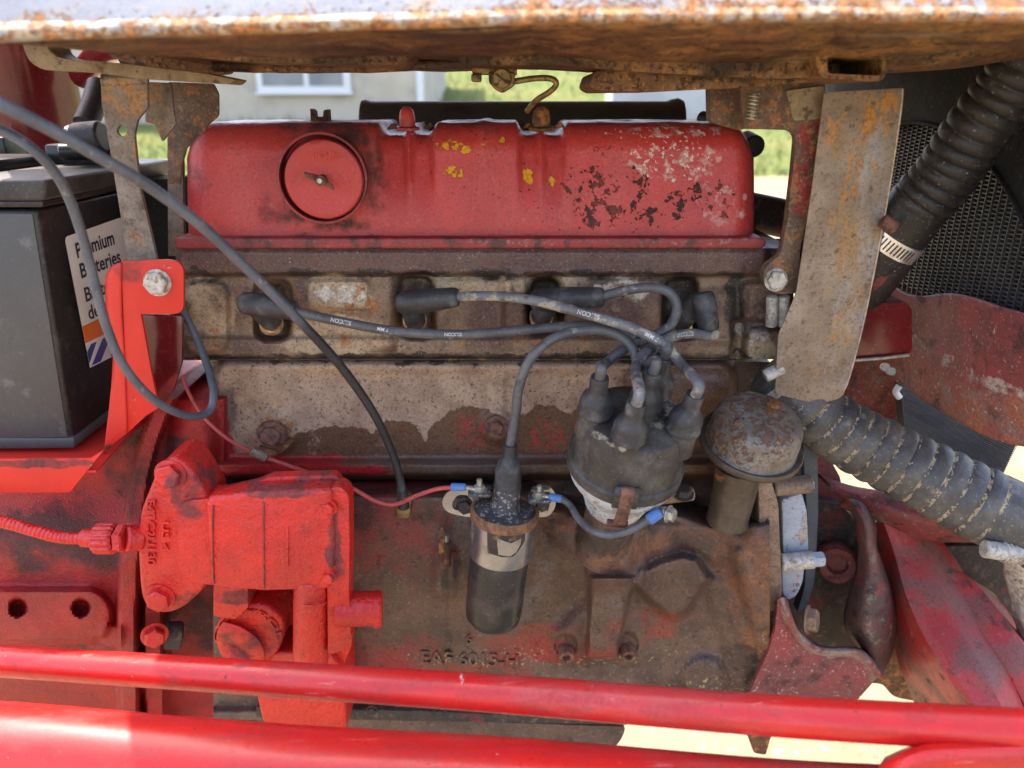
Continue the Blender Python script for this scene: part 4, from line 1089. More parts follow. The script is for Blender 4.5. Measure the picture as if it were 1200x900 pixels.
# left bracket and strap
lbk = thing('left_bracket', 'tan rusted upright bracket with one round hole, between battery and valve cover', 'bracket', P(150, 300, -.06))
plate_hole('plate', rounded([(118, 92), (172, 86), (173, 126), (161, 140), (157, 158), (163, 215), (184, 306), (150, 306), (137, 225), (128, 170), (119, 120)], 4), [(143, 153, 6.5)], -.075, .0045, 'bracket_left', lbk)
patch('fold', [[(118, 88, -.07), (145, 86, -.07), (172, 85, -.07)], [(118, 94, -.077), (145, 92, -.078), (173, 91, -.077)], [(119, 100, -.0755), (145, 99, -.0757), (173, 98, -.0755)]], 'bracket_left', lbk, thick=.002)
prism('rear_wing', [(172, 96), (200, 97), (203, 128), (206, 145), (190, 166), (182, 146), (170, 143)], -.03, .004, 'bracket_left', lbk, .001, 2, 2)
prism('rear_plate', [(196, 96), (250, 98), (256, 110), (256, 136), (244, 146), (232, 168), (219, 172), (214, 190), (211, 216), (196, 216), (196, 160), (206, 145)], .02, .004, 'bracket', lbk, .001, 2, 3)
prism('rear_leg', [(196, 160), (208, 145), (214, 190), (216, 300), (197, 300)], .05, .006, 'bracket_left', lbk, .001, 2, 2)
sp_ = prism('tank_strap', [(24, 40, 2), (54, 40, 2), (56, 58, 5), (68, 68, 10), (130, 73, 8), (240, 86, 4), (275, 93, 3), (268, 99, 3), (170, 93), (110, 85, 8), (50, 82, 8), (34, 72, 8), (27, 55, 5)], -.09, .035, 'strap', None, .0025, 3, 3)
tag(sp_, 'khaki bent steel strap under the left end of the fuel tank', 'strap')

# things behind the battery
rc_ = lathe('steering_pedestal', P(38, 205, .26), Vector((0, 0, 1)), [(0, -.04), (.086, -.04), (.086, .0), (.078, .004), (.078, .16), (.082, .18), (.074, .20), (0, .22)], 'red_dark', None, 48)
tag(rc_, 'glossy dark red column standing behind the battery', 'steering column')
pp_ = tube('red_pipe', Path([(96, 90, .24), (120, 62, .2), (150, 56, .16), (185, 66, .12)], .016, 8), 'red_dark', None, 20)
tag(pp_, 'curved dark red pipe under the tank, above the battery bracket', 'pipe')
hc_ = thing('hose_clamp', 'small worm clamp half hidden behind the khaki strap', 'hose clamp', P(155, 66, .08))
lathe_ab('band', P(146, 70, .12), P(160, 64, .12), [(.014, 0), (.0165, .02), (.0167, .5), (.0165, .98), (.014, 1)], 'dark_iron', hc_, 30)
rod('screw', P(160, 74, .08), P(182, 66, .08), .005, 'dark_iron', hc_, 14)
rh_ = thing('rear_fitting', 'black hose end with a knurled nut on top of the battery', 'hose fitting', P(108, 170, .1))
tube('hose', Path([(116, 100, .12), (110, 122, .10), (100, 146, .08)], .013, 8), 'rubber', rh_, 18)
rod('nut', P(88, 163, .05), P(122, 160, .05), .017, 'rubber', rh_, 12)
rod('collar', P(80, 160, .05), P(90, 160, .05), .012, 'zinc', rh_, 12)
rod('base', P(70, 178, .06), P(150, 176, .08), .009, 'battery_side', rh_, 12)
dk = prism('firewall_block', [(140, 215), (222, 206), (224, 290), (212, 312), (150, 320)], .10, .05, 'black_back', None, .003)
tag(dk, 'dark casting behind the left bracket and the end of the head', 'casting')

# ================================================================== BELL HOUSING
def bell_h(X, Y):
    H_ = np.full(X.shape, -.030)
    H_ += .030 * ss(Y, 560, 640) * (1 - ss(X, 150, 250))
    H_ -= .035 * ss(Y, 770, 850)
    # flange sweep
    fx = np.interp(Y, [460, 480, 520, 560, 600, 660, 720, 800, 870], [200, 189, 174, 164, 158, 152, 149, 150, 153])
    H_ += .036 * (1 - ss(np.abs(X - fx), 8, 14))
    H_ -= .030 * (1 - ss(np.abs(X - fx - 17), 1.5, 3)) * ss(Y, 640, 690)
    H_ += .018 * (1 - ss(np.abs(X - fx - 30), 9, 13)) * ss(Y, 690, 715)
    H_ -= .030 * ss(X, fx + 40, fx + 52) * ss(Y, 560, 620)
    H_ += .024 * dome(X, Y, 228, 515, 34, 70)
    H_ += .018 * rbox(X, Y, -40, 131, 690, 752, 5, 30)
    for hx_ in (21, 95): H_ -= .026 * disc(X, Y, hx_, 712, 10, 2)
    H_ += .004 * disc(X, Y, 60, 690, 60, 20)
    H_ += .010 * disc(X, Y, 131, 745, 14, 4)
    H_ += .003 * np.sin(X / 23) * np.cos(Y / 31)
    return H_
bh = relief('bell_housing', -70, 262, 468, 872, -.045, bell_h, 'red_housing', None, 2.4, .16)
tag(bh, 'big mottled red clutch housing casting with two empty bolt holes', 'clutch housing')
bolt(P(181, 743, -.075), (.5, -1, .1), .0125, 'red_new', bh, .014, 1.25)
rod('boss', P(193, 745, -.058), P(214, 744, -.05), .017, 'dark_iron', bh, 18)
inner = prism('tray_stay', [(163, 369), (214, 371), (213, 425), (203, 458), (185, 482), (176, 470), (166, 400)], -.055, .004, 'red_dark', None, .001, 2, 2)
tag(inner, 'dark red sheet stay in the gap behind the red bracket', 'stay')
rr_ = prism('rear_casting', [(-200, 820), (300, 830), (420, 850), (420, 980), (-200, 980)], .08, .1, 'dark_iron', None, .01)
tag(rr_, 'dark casting deep below the clutch housing behind the lowest rod', 'casting')

# ================================================================== HYDRAULIC PUMP
pm = thing('hydraulic_pump', 'bright red hydraulic pump bolted on left of the coil', 'hydraulic pump', P(290, 700, -.13))
fl = prism('mounting_flange', [(186, 545, 12), (203, 535, 10), (220, 545, 12), (245, 585, 6), (248, 650, 6), (240, 690, 8), (216, 713, 10), (192, 722, 14), (168, 712, 12), (163, 690, 8), (160, 640, 20), (163, 600, 12), (176, 570, 8)], -.158, .05, 'red_new', pm, .006, 4, 6, jit=.0006)
bolt(P(200, 556, -.1585), (0, -1, .12), .0125, 'red_new', fl, .010, 1.25, rot=.2)
bolt(P(188, 700, -.1585), (0, -1, .05), .0125, 'red_new', fl, .010, 1.3, rot=.5)
for s_, x0_, y0_, y1_, h_ in (('E4TC2U130', 173, 585, 662, 9), ('US 4', 191, 610, 646, 7.5)):
    text_obj('cast_lettering', s_, lambda v, W, x0=x0_, y0=y0_, y1=y1_, h=h_: P(x0 + h * v.y / .7, y0 + (y1 - y0) * v.x / W, -.1594) + Vector((0, -v.z * .05, 0)), 'red_new', fl, 1.0, .01, .026)
prism('pump_neck', [(208, 588, 16), (256, 584, 4), (256, 686, 4), (226, 684, 20), (208, 668, 12)], -.1625, .03, 'red_new', pm, .008, 4, 6, jit=.0006)
body = prism('pump_body', [(240, 584, 10), (300, 577, 3), (388, 574, 8), (392, 640, 3), (388, 692, 10), (310, 694, 3), (248, 688, 10), (244, 640, 4)], -.172, .026, 'red_new', pm, .009, 4, 4, jit=.0008)
prism('rear_body', [(262, 632, 10), (380, 630, 10), (380, 686, 10), (262, 686, 10)], -.152, .10, 'red_new', body, .006, 3, 4)
tube('joint_line', Path([(250, 592, -.1722), (249, 640, -.1725), (251, 684, -.1722)], .0009, 6), 'red_flange', body, 6)
tube('joint_line', Path([(309, 588, -.1722), (309, 640, -.1725), (310, 690, -.1722)], .0009, 6), 'red_flange', body, 6)
prism('cast_rib', [(335, 618), (338, 618), (338, 664), (335, 664), (332, 664), (332, 662), (335, 660)], -.1735, .003, 'red_new', body, .0006)
ec = prism('end_cover', [(382, 574, 6), (398, 570, 8), (409, 580, 8), (410, 640, 4), (409, 700, 6), (411, 745, 6), (402, 762, 4), (384, 768, 4)], -.166, .022, 'red_new', pm, .006, 4, 5, jit=.0008)
for by in (594, 676):
    bolt(P(387, by, -.170), (-.3, -1, 0), .006, 'red_new', ec, .006, 1.3)
prism('top_web', [(300, 566, 3), (318, 559, 3), (394, 557, 5), (400, 566, 4), (398, 580, 2), (250, 588, 2), (262, 575, 3)], -.148, .012, 'red_new', pm, .006, 3, 3, jit=.0006)
rod('outlet_barrel', P(366, 672, -.155), P(364, 778, -.155), .0190, 'red_new', pm, 32, .2)
tube('weld_ring', Path([(345, 702, -.158), (352, 708, -.171), (366, 710, -.176), (379, 708, -.171), (386, 702, -.158)], .0010, 6), 'red_new', pm, 6)
rod('outlet_pipe', P(392, 714, -.155), P(446, 713, -.150), .0185, 'red_new', pm, 32, .15)
rod('pipe_collar', P(437, 714, -.151), P(448, 713.6, -.150), .0198, 'red_new', pm, 32, .1)
prism('inlet_neck', [(250, 684, 4), (290, 684, 2), (291, 712, 2), (275, 726, 2), (250, 722, 3)], -.150, .05, 'red_new', pm, .006, 3, 3)
rod('filter_tube', P(300, 712, -.10), P(345, 703, -.08), .028, 'red_housing', pm, 28)
cvv = prism('control_cover', [(249, 740, 5), (262, 718, 6), (290, 708, 10), (315, 711, 8), (333, 726, 8), (334, 742, 6), (326, 764, 6), (310, 782, 4), (272, 786, 4), (256, 768, 4)], -.142, .045, 'red_new', pm, .006, 4, 5, jit=.0005)
rod('pivot', P(281, 768, -.150), P(281, 766, -.120), .0125, 'red_new', cvv, 24, .2)
patch('recess_rib', [[(262, 728, -.146), (285, 736, -.149), (305, 752, -.149), (312, 775, -.147)], [(256, 738, -.148), (275, 744, -.152), (292, 757, -.152), (300, 775, -.148)], [(254, 748, -.143), (268, 752, -.145), (282, 760, -.145), (290, 778, -.143)]], 'red_new', cvv, thick=.003)
def arc_text(v, W):
    a = math.pi * (1.03 - 1.03 * v.x / W)
    r_ = 34 + 9 * (v.y)
    return P(291 + r_ * math.cos(a), 750 - r_ * .92 * math.sin(a), -.1428) + Vector((0, -v.z * .05, 0))
text_obj('cast_lettering', 'CONTROL', arc_text, 'red_new', cvv, 1.0, .01, .026)
prism('reservoir', [(302, 765, 4), (384, 765, 4), (404, 790, 6), (405, 862, 4), (330, 868, 20), (308, 850, 12), (300, 812, 4)], -.135, .06, 'red_new', pm, .008, 4, 5, jit=.0005)
prism('lower_gusset', [(384, 770, 2), (402, 748, 3), (412, 740, 3), (412, 757, 3), (403, 778, 3)], -.125, .02, 'red_new', pm, .002)
# meter cable into the pump
mc = thing('meter_cable', 'red painted armoured cable with knurled nut running into the red pump', 'cable', P(60, 625, -.15))
pth = Path([(-120, 585, -.16), (0, 611, -.16), (40, 622, -.16), (72, 630, -.16), (104, 631, -.16)], .0060, 24)
tube('sheath', pth, 'red_new', mc, 14, rf=lambda q: 1 + .05 * math.sin(q * 1500), n=320)
rod('ferrule', P(96, 630, -.16), P(117, 631, -.16), .0095, 'red_new', mc, 20)
kn = bmesh.new()
A_, B_ = P(112, 631, -.16), P(137, 631, -.16)
ax = (B_ - A_).normalized(); fx_, fy_ = frame_from(ax); rings = []
for r_, h_ in ((.0125, 0), (.0150, .002), (.0150, .019), (.0128, .0215)):
    rings.append([kn.verts.new(A_ + ax * h_ + (fx_ * math.cos(k * math.pi / 30) + fy_ * math.sin(k * math.pi / 30)) * (r_ * (1 + (.05 if k % 4 < 2 else -.03)))) for k in range(60)])
for a, b in zip(rings[:-1], rings[1:]):
    for k in range(60): kn.faces.new((a[k], a[(k + 1) % 60], b[(k + 1) % 60], b[k]))
kn.faces.new(rings[0]); kn.faces.new(rings[-1])
link('knurled_nut', kn, 'red_new', mc, 20)
bolt(P(137, 631, -.16), (1, 0, 0), .0150, 'red_new', mc, .010, 0)
rod('adapter', P(146, 631, -.16), P(166, 630, -.15), .0135, 'red_new', mc, 24)

# ================================================================== DISTRIBUTOR
DA = Vector((.085, -.30, .95)).normalized()
DC = P(731, 545, -.130)
ds = thing('distributor', 'dusty black five tower distributor on a chalky white body', 'distributor', P(715, 640, -.11))
body_ = lathe('body', DC, DA, [(0, -.058), (.0315, -.058), (.0335, -.050), (.036, -.044), (.0385, -.034), (.047, -.022), (.054, -.012), (.0560, -.004), (.0570, 0), (0, 0)], 'alu', ds, 64, jit=.0003)
lathe('shaft_housing', DC, DA, [(0, -.145), (.030, -.14), (.0285, -.10), (.0285, -.060), (.0325, -.056), (0, -.056)], 'block', ds, 40, jit=.0004)
fr_ = Vector((0, -1, 0)); fr_ = (fr_ - DA * fr_.dot(DA)).normalized(); rt_ = fr_.cross(DA).normalized()
if rt_.x < 0: rt_ = -rt_
def cap_bm():
    prof = [(.0, 0), (.0572, 0), (.0590, .0015), (.0592, .011), (.0578, .0135), (.0562, .0145), (.0550, .0200), (.0530, .046), (.0512, .058), (.0480, .0650), (.042, .0685), (.020, .0695), (0, .0695)]
    return lathe_bm(DC, DA, prof, 72)
cp = link('cap', cap_bm(), 'cap', ds, 35)
TW = [(-.041, .004, 0), (-.012, .036, 1), (.041, .018, 2), (.006, -.004, 3), (.022, -.036, 4)]
tower_top = []
for i, (a, b, k) in enumerate(TW):
    h0 = .067 if k != 3 else .072
    base = DC + DA * .044 + rt_ * a + fr_ * b
    lathe('tower', base, DA, [(.0160, 0), (.0155, .012), (.0145, .027), (.0130, .031), (0, .031)], 'cap', cp, 28)
    lean = (DA + rt_ * a * 1.2 + fr_ * b * .6).normalized()
    bb = DC + DA * (h0 + .004) + rt_ * a + fr_ * b
    lathe('boot', bb, lean, [(0, 0), (.0160, .0), (.0172, .0015), (.0170, .0035), (.0160, .005), (.0160, .013), (.0140, .0195), (.0098, .0240), (.0088, .029), (.0088, .041), (.0080, .0425), (0, .0425)], 'boot', cp, 30, jit=.0002)
    tower_top.append(bb + lean * .041)
# clip and its lug
def onrim(px, py, rad): return None
lc = DC + fr_ * .0595 - rt_ * .006
def strip(name, pts, wd, m, parent, th=.0012):
    L_ = [p - rt_ * wd / 2 for p in pts]; R_ = [p + rt_ * wd / 2 for p in pts]
    return grid_obj(name, [L_, R_], m, parent, thick=th)
strip('clip', [lc + DA * .026 - fr_ * .004, lc + DA * .0250 + fr_ * .001, lc + DA * .020 + fr_ * .002, lc + DA * .004 + fr_ * .0035, lc - DA * .012 + fr_ * .002, lc - DA * .024 - fr_ * .001, lc - DA * .031 - fr_ * .004], .0125, 'rust_bolt', ds)
strip('clip_seat', [lc + DA * .026 - fr_ * .003, lc + DA * .016 + fr_ * .0008, lc + DA * .002 + fr_ * .001], .024, 'cap', cp, .002)
lathe('clip_hinge', lc - DA * .030 - fr_ * .007 - rt_ * .010, rt_, [(0, 0), (.004, 0), (.004, .020), (0, .020)], 'rust_bolt', ds, 12)
# clamp bolt at the right
rod('clamp_arm', P(770, 583, -.115), P(812, 578, -.110), .0080, 'head', ds, 16)
bolt(P(801, 580, -.118), (-.1, -.25, 1), .0085, 'dark_iron', ds, .009)
rod('terminal_post', P(772, 600, -.165), P(782, 600, -.172), .0055, 'zinc', ds, 14)
bolt(P(783, 602, -.172), (.8, -.6, 0), .0072, 'zinc', ds, .007)

# ================================================================== COIL
cl = thing('ignition_coil', 'black cylindrical ignition coil with a rusty rim and metal band', 'ignition coil', P(585, 720, -.11))
CA, CB = P(577, 728, -.11), P(591, 603, -.11)
cax = (CB - CA).normalized(); CL_ = (CB - CA).length
lathe('can', CA, cax, [(0, 0), (.020, .0005), (.027, .003), (.0312, .009), (.0322, .02), (.0330, CL_ * .98), (.033, CL_), (0, CL_)], 'coil', cl, 56)
lathe('rim', CA + cax * CL_, cax, [(.033, -.004), (.0368, -.003), (.0375, .001), (.0372, .006), (.0355, .008), (.0335, .008), (.0330, .005)], 'rim_rust', cl, 56, jit=.0004)
lathe('top', CA + cax * (CL_ + .003), cax, [(.0345, 0), (.034, .002), (.028, .0045), (.017, .006), (.0155, .010), (.0140, .030), (.0125, .041), (.0118, .043), (0, .043)], 'coil_top', cl, 44, smooth=50)
t0 = CA + cax * (CL_ + .034)
bdir = Vector((.06, .0, 1)).normalized()
lathe('boot', t0, bdir, [(.0, 0), (.0146, 0), (.0152, .002), (.0146, .004), (.0140, .010), (.0138, .020), (.0110, .030), (.0075, .036), (.0072, .048), (.0078, .050), (0, .050)], 'boot', cl, 28)
band = lathe('band', CA, cax, [(.0336, CL_ * .655), (.0345, CL_ * .655), (.0350, CL_ * .665), (.0348, CL_ * .955), (.0345, CL_ * .965), (.0336, CL_ * .965)], 'band', cl, 64)
def cylpt(px, py, rr):
    # point of the coil's cylinder (radius rr) seen at a pixel
    u = (px - 600) / FPX; v = (450 - py) / FPX
    d = Vector((u, cP + v * sP, -sP + v * cP)); o = Vector((0, CY, H))
    w0 = o - CA; dp = d - cax * d.dot(cax); wp = w0 - cax * w0.dot(cax)
    a = dp.dot(dp); b = 2 * dp.dot(wp); c = wp.dot(wp) - rr * rr
    q = b * b - 4 * a * c
    return o + d * ((-b - math.sqrt(max(q, 0))) / (2 * a))
def cyl_poly(name, pts, rr, m, parent, n=4):
    bm = bmesh.new(); P_ = []
    for i in range(len(pts)):
        a, b = pts[i], pts[(i + 1) % len(pts)]
        for k in range(n): P_.append((a[0] + (b[0] - a[0]) * k / n, a[1] + (b[1] - a[1]) * k / n))
    vs = [bm.verts.new(cylpt(x, y, rr)) for x, y in P_]
    f = bm.faces.new(vs); bmesh.ops.triangulate(bm, faces=[f])
    bmesh.ops.subdivide_edges(bm, edges=list(bm.edges), cuts=2, use_grid_fill=True)
    for v_ in bm.verts:
        q = v_.co - CA; q = q - cax * q.dot(cax); v_.co += q.normalized() * (rr - q.length)
    r = bmesh.ops.extrude_face_region(bm, geom=list(bm.faces))
    for v_ in [g for g in r['geom'] if isinstance(g, bmesh.types.BMVert)]:
        q = v_.co - CA; q = q - cax * q.dot(cax); v_.co += q.normalized() * -.0012
    return link(name, bm, m, parent, 30)
cyl_poly('cutout', [(571, 620), (592, 626), (616, 623), (615, 634), (608, 645), (602, 652), (588, 653), (571, 648)], .0353, 'pocket', band)
cyl_poly('tongue', [(582, 630), (597, 638), (611, 631), (610, 638), (605, 647), (598, 652), (584, 650)], .0362, 'band', band)
pframe('left_ear', rounded([(534, 572, 6), (560, 570, 2), (562, 604, 2), (548, 606, 4), (524, 601, 9), (517, 590, 8), (522, 578, 8)], 4), rounded([(529, 590), (536, 580), (548, 580), (555, 590), (548, 598), (532, 598)], 4), -.098, .0035, 'band', cl)
pframe('right_ear', rounded([(622, 572), (645, 570), (652, 580, 6), (651, 596, 8), (642, 606, 6), (622, 606)], 5), rounded([(628, 582), (641, 580), (644, 590), (637, 598), (628, 598)], 4), -.098, .0035, 'band', cl)
bolt(P(545, 593, -.092), (0, -1, .1), .008, 'dark_iron', cl, .007)
bolt(P(636, 590, -.092), (0, -1, .1), .008, 'dark_iron', cl, .007)
tp_l, tp_r = P(562, 574, -.112), P(632, 581, -.112)
for q in (tp_l, tp_r):
    plate3('terminal_pad', [q + Vector((-.012, -.010, -.004)), q + Vector((.012, -.010, -.004)), q + Vector((.012, .010, -.004)), q + Vector((-.012, .010, -.004))], (0, 0, .004), 'coil_top', cl, .001)
    bolt(q, (0, -.05, 1), .0062, 'zinc', cl, .0055, 1.25)
    rod('terminal_stud', q + Vector((0, 0, .005)), q + Vector((0, 0, .0125)), .0030, 'zinc', cl, 12)

# small leads
rl = thing('coil_feed_wire', 'thin red wire with a blue crimp going to the coil', 'wire', P(400, 570, -.1))
tube('wire', Path([(214, 440, -.05), (222, 462, -.06), (240, 490, -.07), (268, 515, -.07), (300, 532, -.06)], .0021, 10), 'wire_red', rl, 10)
rod('splice', P(294, 528, -.062), P(314, 537, -.060), .0055, 'head', rl, 14, .4, jit=.0006)
tube('wire', Path([(311, 536, -.06), (345, 548, -.07), (372, 558, -.12), (410, 571, -.12), (440, 587, -.11), (463, 591, -.105), (490, 580, -.11), (512, 573, -.115), (531, 571, -.115)], .0024, 12), 'wire_red', rl, 10)
rod('crimp', P(528, 570.5, -.115), P(546, 571, -.115), .0042, 'crimp', rl, 14, .3)
rod('lug', P(545, 571, -.115), P(560, 574, -.114), .0026, 'zinc', rl, 10)
bl = thing('points_wire', 'short dark grey wire looping under the distributor between two blue crimps', 'wire', P(715, 625, -.17))
rod('lug', P(634, 581, -.114), P(646, 583, -.116), .0026, 'zinc', bl, 10)
rod('crimp', P(643, 582, -.116), P(659, 585, -.118), .0044, 'crimp', bl, 14, .3)
tube('wire', Path([(657, 584, -.118), (668, 592, -.125), (678, 608, -.145), (692, 621, -.165), (712, 627, -.178), (735, 623, -.182), (752, 614, -.182), (762, 608, -.180)], .0036, 10), 'wire_grey', bl, 12)
rod('crimp', P(759, 610, -.180), P(774, 600, -.176), .0058, 'crimp', bl, 16, .3)

# ================================================================== SPARK PLUG LEADS
def lead(label, boot, pts, tower, m='wire_grey', texts=(), plug=None):
    t = thing('spark_plug_lead', label, 'ignition lead', P(*pts[0][:3]), 'ignition leads from the distributor cap')
    end = tower_top[tower]
    path = Path([*pts, end + DA * .014, end - DA * .004], .0052, 14)
    wr = tube('wire', path, m, t, 16)
    if boot:
        A, B = P(*boot[0]), P(*boot[1])
        lathe_ab('boot', A, B, [(0, 0), (.0085, .01), (.0115, .06), (.0128, .2), (.0122, .6), (.0106, .94), (.0098, .98), (.0080, 1.0), (0, 1)], 'boot', t, 26, jit=.0003)
        C_, D_ = P(*plug[0]), P(*plug[1])
        lathe_ab('boot_elbow', C_, D_, [(0, 0), (.010, .02), (.0122, .15), (.0118, .9), (.0105, 1), (0, 1)], 'boot', t, 24)
        rod('terminal_ring', D_ + (D_ - C_).normalized() * .0005, D_ + (D_ - C_).normalized() * .005, .0092, 'porcelain', t, 20)
    for (s, q, sz, flip) in texts:
        V, F_ = text_faces(s, 1.0, .01)
        W = max(v.x for v in V)
        vv = []
        for v in V:
            pq, tq, rq = path.at(q + (v.x - W / 2) * sz * (-1 if flip else 1))
            cd = (Vector((0, CY, H)) - pq); cd = (cd - tq * cd.dot(tq)).normalized()
            sd = tq.cross(cd)
            if sd.z < 0: sd = -sd
            if flip: sd = -sd
            a = (v.y - .35) * sz / rq
            vv.append(pq + (cd * math.cos(a) + sd * math.sin(a)) * (rq + .0002))
        me = bpy.data.meshes.new('print'); me.from_pydata(vv, [], F_); me.update()
        link('print', me, 'wire_print', wr)
    return t
lead('ignition lead from the first spark plug, sagging low under the others across the head', [(281, 354, -.038), (348, 364, -.045)],
     [(342, 364, -.045), (400, 377, -.05), (470, 389, -.055), (545, 392, -.06), (620, 386, -.065), (690, 382, -.07), (735, 392, -.075), (762, 412, -.085), (768, 424, -.098)], 4, 'wire_grey',
     [('SILICON', .055, .0060, True), ('7 MM', .10, .0052, True), ('SILICON', .175, .0050, True)], [(300, 358, -.034), (320, 378, -.012)])
lead('dusty ignition lead from the second spark plug, lying on top of all the others', [(466, 356, -.038), (537, 348, -.048)],
     [(530, 348, -.048), (580, 347, -.06), (625, 352, -.075), (665, 362, -.09), (705, 373, -.105), (745, 386, -.12), (780, 405, -.13), (797, 426, -.138)], 2, 'wire_dusty',
     [('SILICON', .150, .0064, True), ('7 MM', .215, .0058, True)], [(482, 356, -.032), (487, 378, -.012)])
lead('dark ignition lead from the third spark plug, making a high round loop', [(622, 352, -.034), (708, 348, -.050)],
     [(700, 349, -.050), (730, 341, -.055), (762, 337, -.06), (786, 344, -.065), (793, 364, -.07), (782, 385, -.075), (752, 399, -.085), (725, 413, -.10), (708, 428, -.115)], 0, 'wire_grey', (), [(640, 356, -.03), (634, 372, -.010)])
lead('pale ignition lead from the fourth spark plug with an upright bent boot', [(822, 342, -.040), (832, 388, -.052)],
     [(829, 380, -.050), (838, 390, -.054), (832, 394, -.057), (810, 391, -.070), (785, 396, -.088), (760, 410, -.11), (745, 430, -.14)], 1, 'wire_dusty', [('SILICON', .062, .0064, False)], [(822, 350, -.038), (795, 380, -.012)])
# coil lead (the coil boot's end to the middle tower)
ctop = t0 + bdir * .046
t_ = thing('coil_lead', 'dark ignition lead arching from the coil to the middle distributor tower', 'ignition lead', ctop, 'ignition leads from the distributor cap')
tube('wire', Path([ctop, (605, 480, -.112), (608, 455, -.114), (622, 420, -.112), (650, 396, -.106), (685, 387, -.098), (718, 390, -.098), (740, 406, -.105), (750, 430, -.12), tower_top[3] + DA * .014, tower_top[3] - DA * .004], .0050, 12), 'cable_black' if False else 'wire_grey', t_, 16)
rod('ferrule', P(700, 432, -.112), P(692, 458, -.125), .0068, 'boot', t_, 16) if False else None

# control cables over everything at the left
ca = thing('throttle_cable', 'long grey sheathed cable sweeping from upper left down to the brass fitting', 'cable', P(200, 250, -.2))
pth = Path([(-160, 55, -.34), (-60, 92, -.33), (0, 122, -.32), (60, 152, -.30), (120, 186, -.28), (180, 222, -.25), (240, 268, -.22), (300, 325, -.19), (350, 375, -.17), (400, 430, -.14), (440, 488, -.12), (463, 540, -.095), (471, 575, -.088), (472, 594, -.082)], .0044, 12)
tube('sheath', pth, 'cable', ca, 16)
lathe_ab('end_sleeve', P(471, 572, -.088), P(473, 596, -.080), [(0, 0), (.0048, 0), (.0062, .1), (.0068, .9), (0, 1)], 'cable_black', ca, 16)
cb_ = thing('gauge_wire', 'grey capillary wire hanging over the battery label and looping back to the head', 'cable', P(150, 430, -.2))
tube('sheath', Path([(-100, 115, -.22), (0, 152, -.22), (42, 178, -.22), (72, 214, -.21), (92, 262, -.20), (108, 320, -.19), (124, 380, -.18), (146, 430, -.17), (180, 468, -.15), (218, 487, -.12), (244, 483, -.095), (250, 462, -.08), (245, 435, -.06), (232, 400, -.04), (215, 365, -.03)], .0040, 14), 'cable', cb_, 16)

# ================================================================== BREATHER
BA = Vector((.10, -.30, .93)).normalized()
BC = P(879, 520, -.085)
br = thing('oil_breather', 'mushroom shaped rusty oil breather cap on a short tube', 'oil breather', P(855, 610, -.065))
lathe('dome', BC, BA, [(.0500, .002), (.0485, .004), (.0478, .018), (.0462, .030), (.0420, .0385), (.033, .0420), (.014, .0432), (0, .0435)], 'breather', br, 64, jit=.0010, smooth=60)
lathe('rim', BC, BA, [(.020, -.014), (.044, -.010), (.0535, -.005), (.0560, -.001), (.0562, .002), (.0545, .0045), (.052, .004), (.0490, .0025), (.0470, .004)], 'breather_rim', br, 64, smooth=60)
lathe('knob', BC + BA * .043 + Vector((.012, .008, 0)), BA, [(.006, 0), (.006, .006), (.0075, .009), (.006, .012), (0, .013)], 'rust', br, 18, jit=.0006)
lathe_ab('tube', P(852, 612, -.064), P(866, 548, -.068), [(0, 0), (.0240, 0), (.0246, .03), (.0232, .1), (.0240, .55), (.0255, 1), (0, 1)], 'breather_rim', br, 36, jit=.0006)

# ================================================================== RIGHT-HAND BRACKETS
rb = thing('right_bracket', 'rusty red hanger bracket bolted beside the right end of the head', 'bracket', P(920, 300, -.04))
prism('arm', [(868, 98, 3), (925, 97, 3), (967, 96, 3), (966, 118, 0), (961, 170, 6), (950, 240, 10), (938, 290, 10), (936, 344, 4), (908, 346, 10), (893, 330, 12), (897, 312, 8), (915, 300, 8), (922, 262, 8), (930, 200, 8), (933, 160, 8), (926, 153, 4), (872, 151, 2)], -.045, .012, 'bracket', rb, .0025, 3, 3, jit=.0008)
prism('rear_lug', [(832, 98, 3), (872, 98, 2), (880, 100, 2), (876, 150, 2), (866, 153, 3), (833, 143, 6)], -.01, .02, 'bracket', rb, .002, 3, 2)
prism('head_plate', [(922, 106, 3), (966, 100, 4), (967, 116, 2), (962, 140, 6), (930, 142, 4)], -.0485, .006, 'strap', rb, .002, 3, 2, jit=.0006)
tube('spring', Path([P(884, 110, -.055) + Vector((math.cos(a) * .0045, math.sin(a) * .0045, -a * .00052)) for a in np.arange(0, 44, .5)], .0009, 2), 'zinc', rb, 6)
bolt(P(909, 328, -.0455), (.0, -1, .1), .0105, 'white_bolt', rb, .009, 1.15, rot=.0)
for xx in (905, 919):
    rod('stud', P(xx, 347, -.035), P(xx - 1, 382, -.030), .0062, 'white_bolt', rb, 14, jit=.0006)
pt_ = prism('steel_guard', [(966, 108, 1), (1058, 103, 2), (1056, 128, 6), (1040, 235, 10), (1015, 365, 10), (996, 440, 6), (988, 466, 8), (960, 474, 6), (908, 462, 6), (912, 392, 6), (933, 345, 10), (951, 225, 6)], -.062, .0022, 'plate', None, .0006, 2, 3)
tag(pt_, 'flat rust streaked grey steel sheet hanging right of the engine', 'steel plate')
tube('cut_edge', Path([(1058, 104, -.0615), (1056, 128, -.0615), (1040, 235, -.0615), (1015, 365, -.0615), (996, 440, -.0615), (988, 460, -.0615)], .0010, 6), 'steel_edge', pt_, 6)

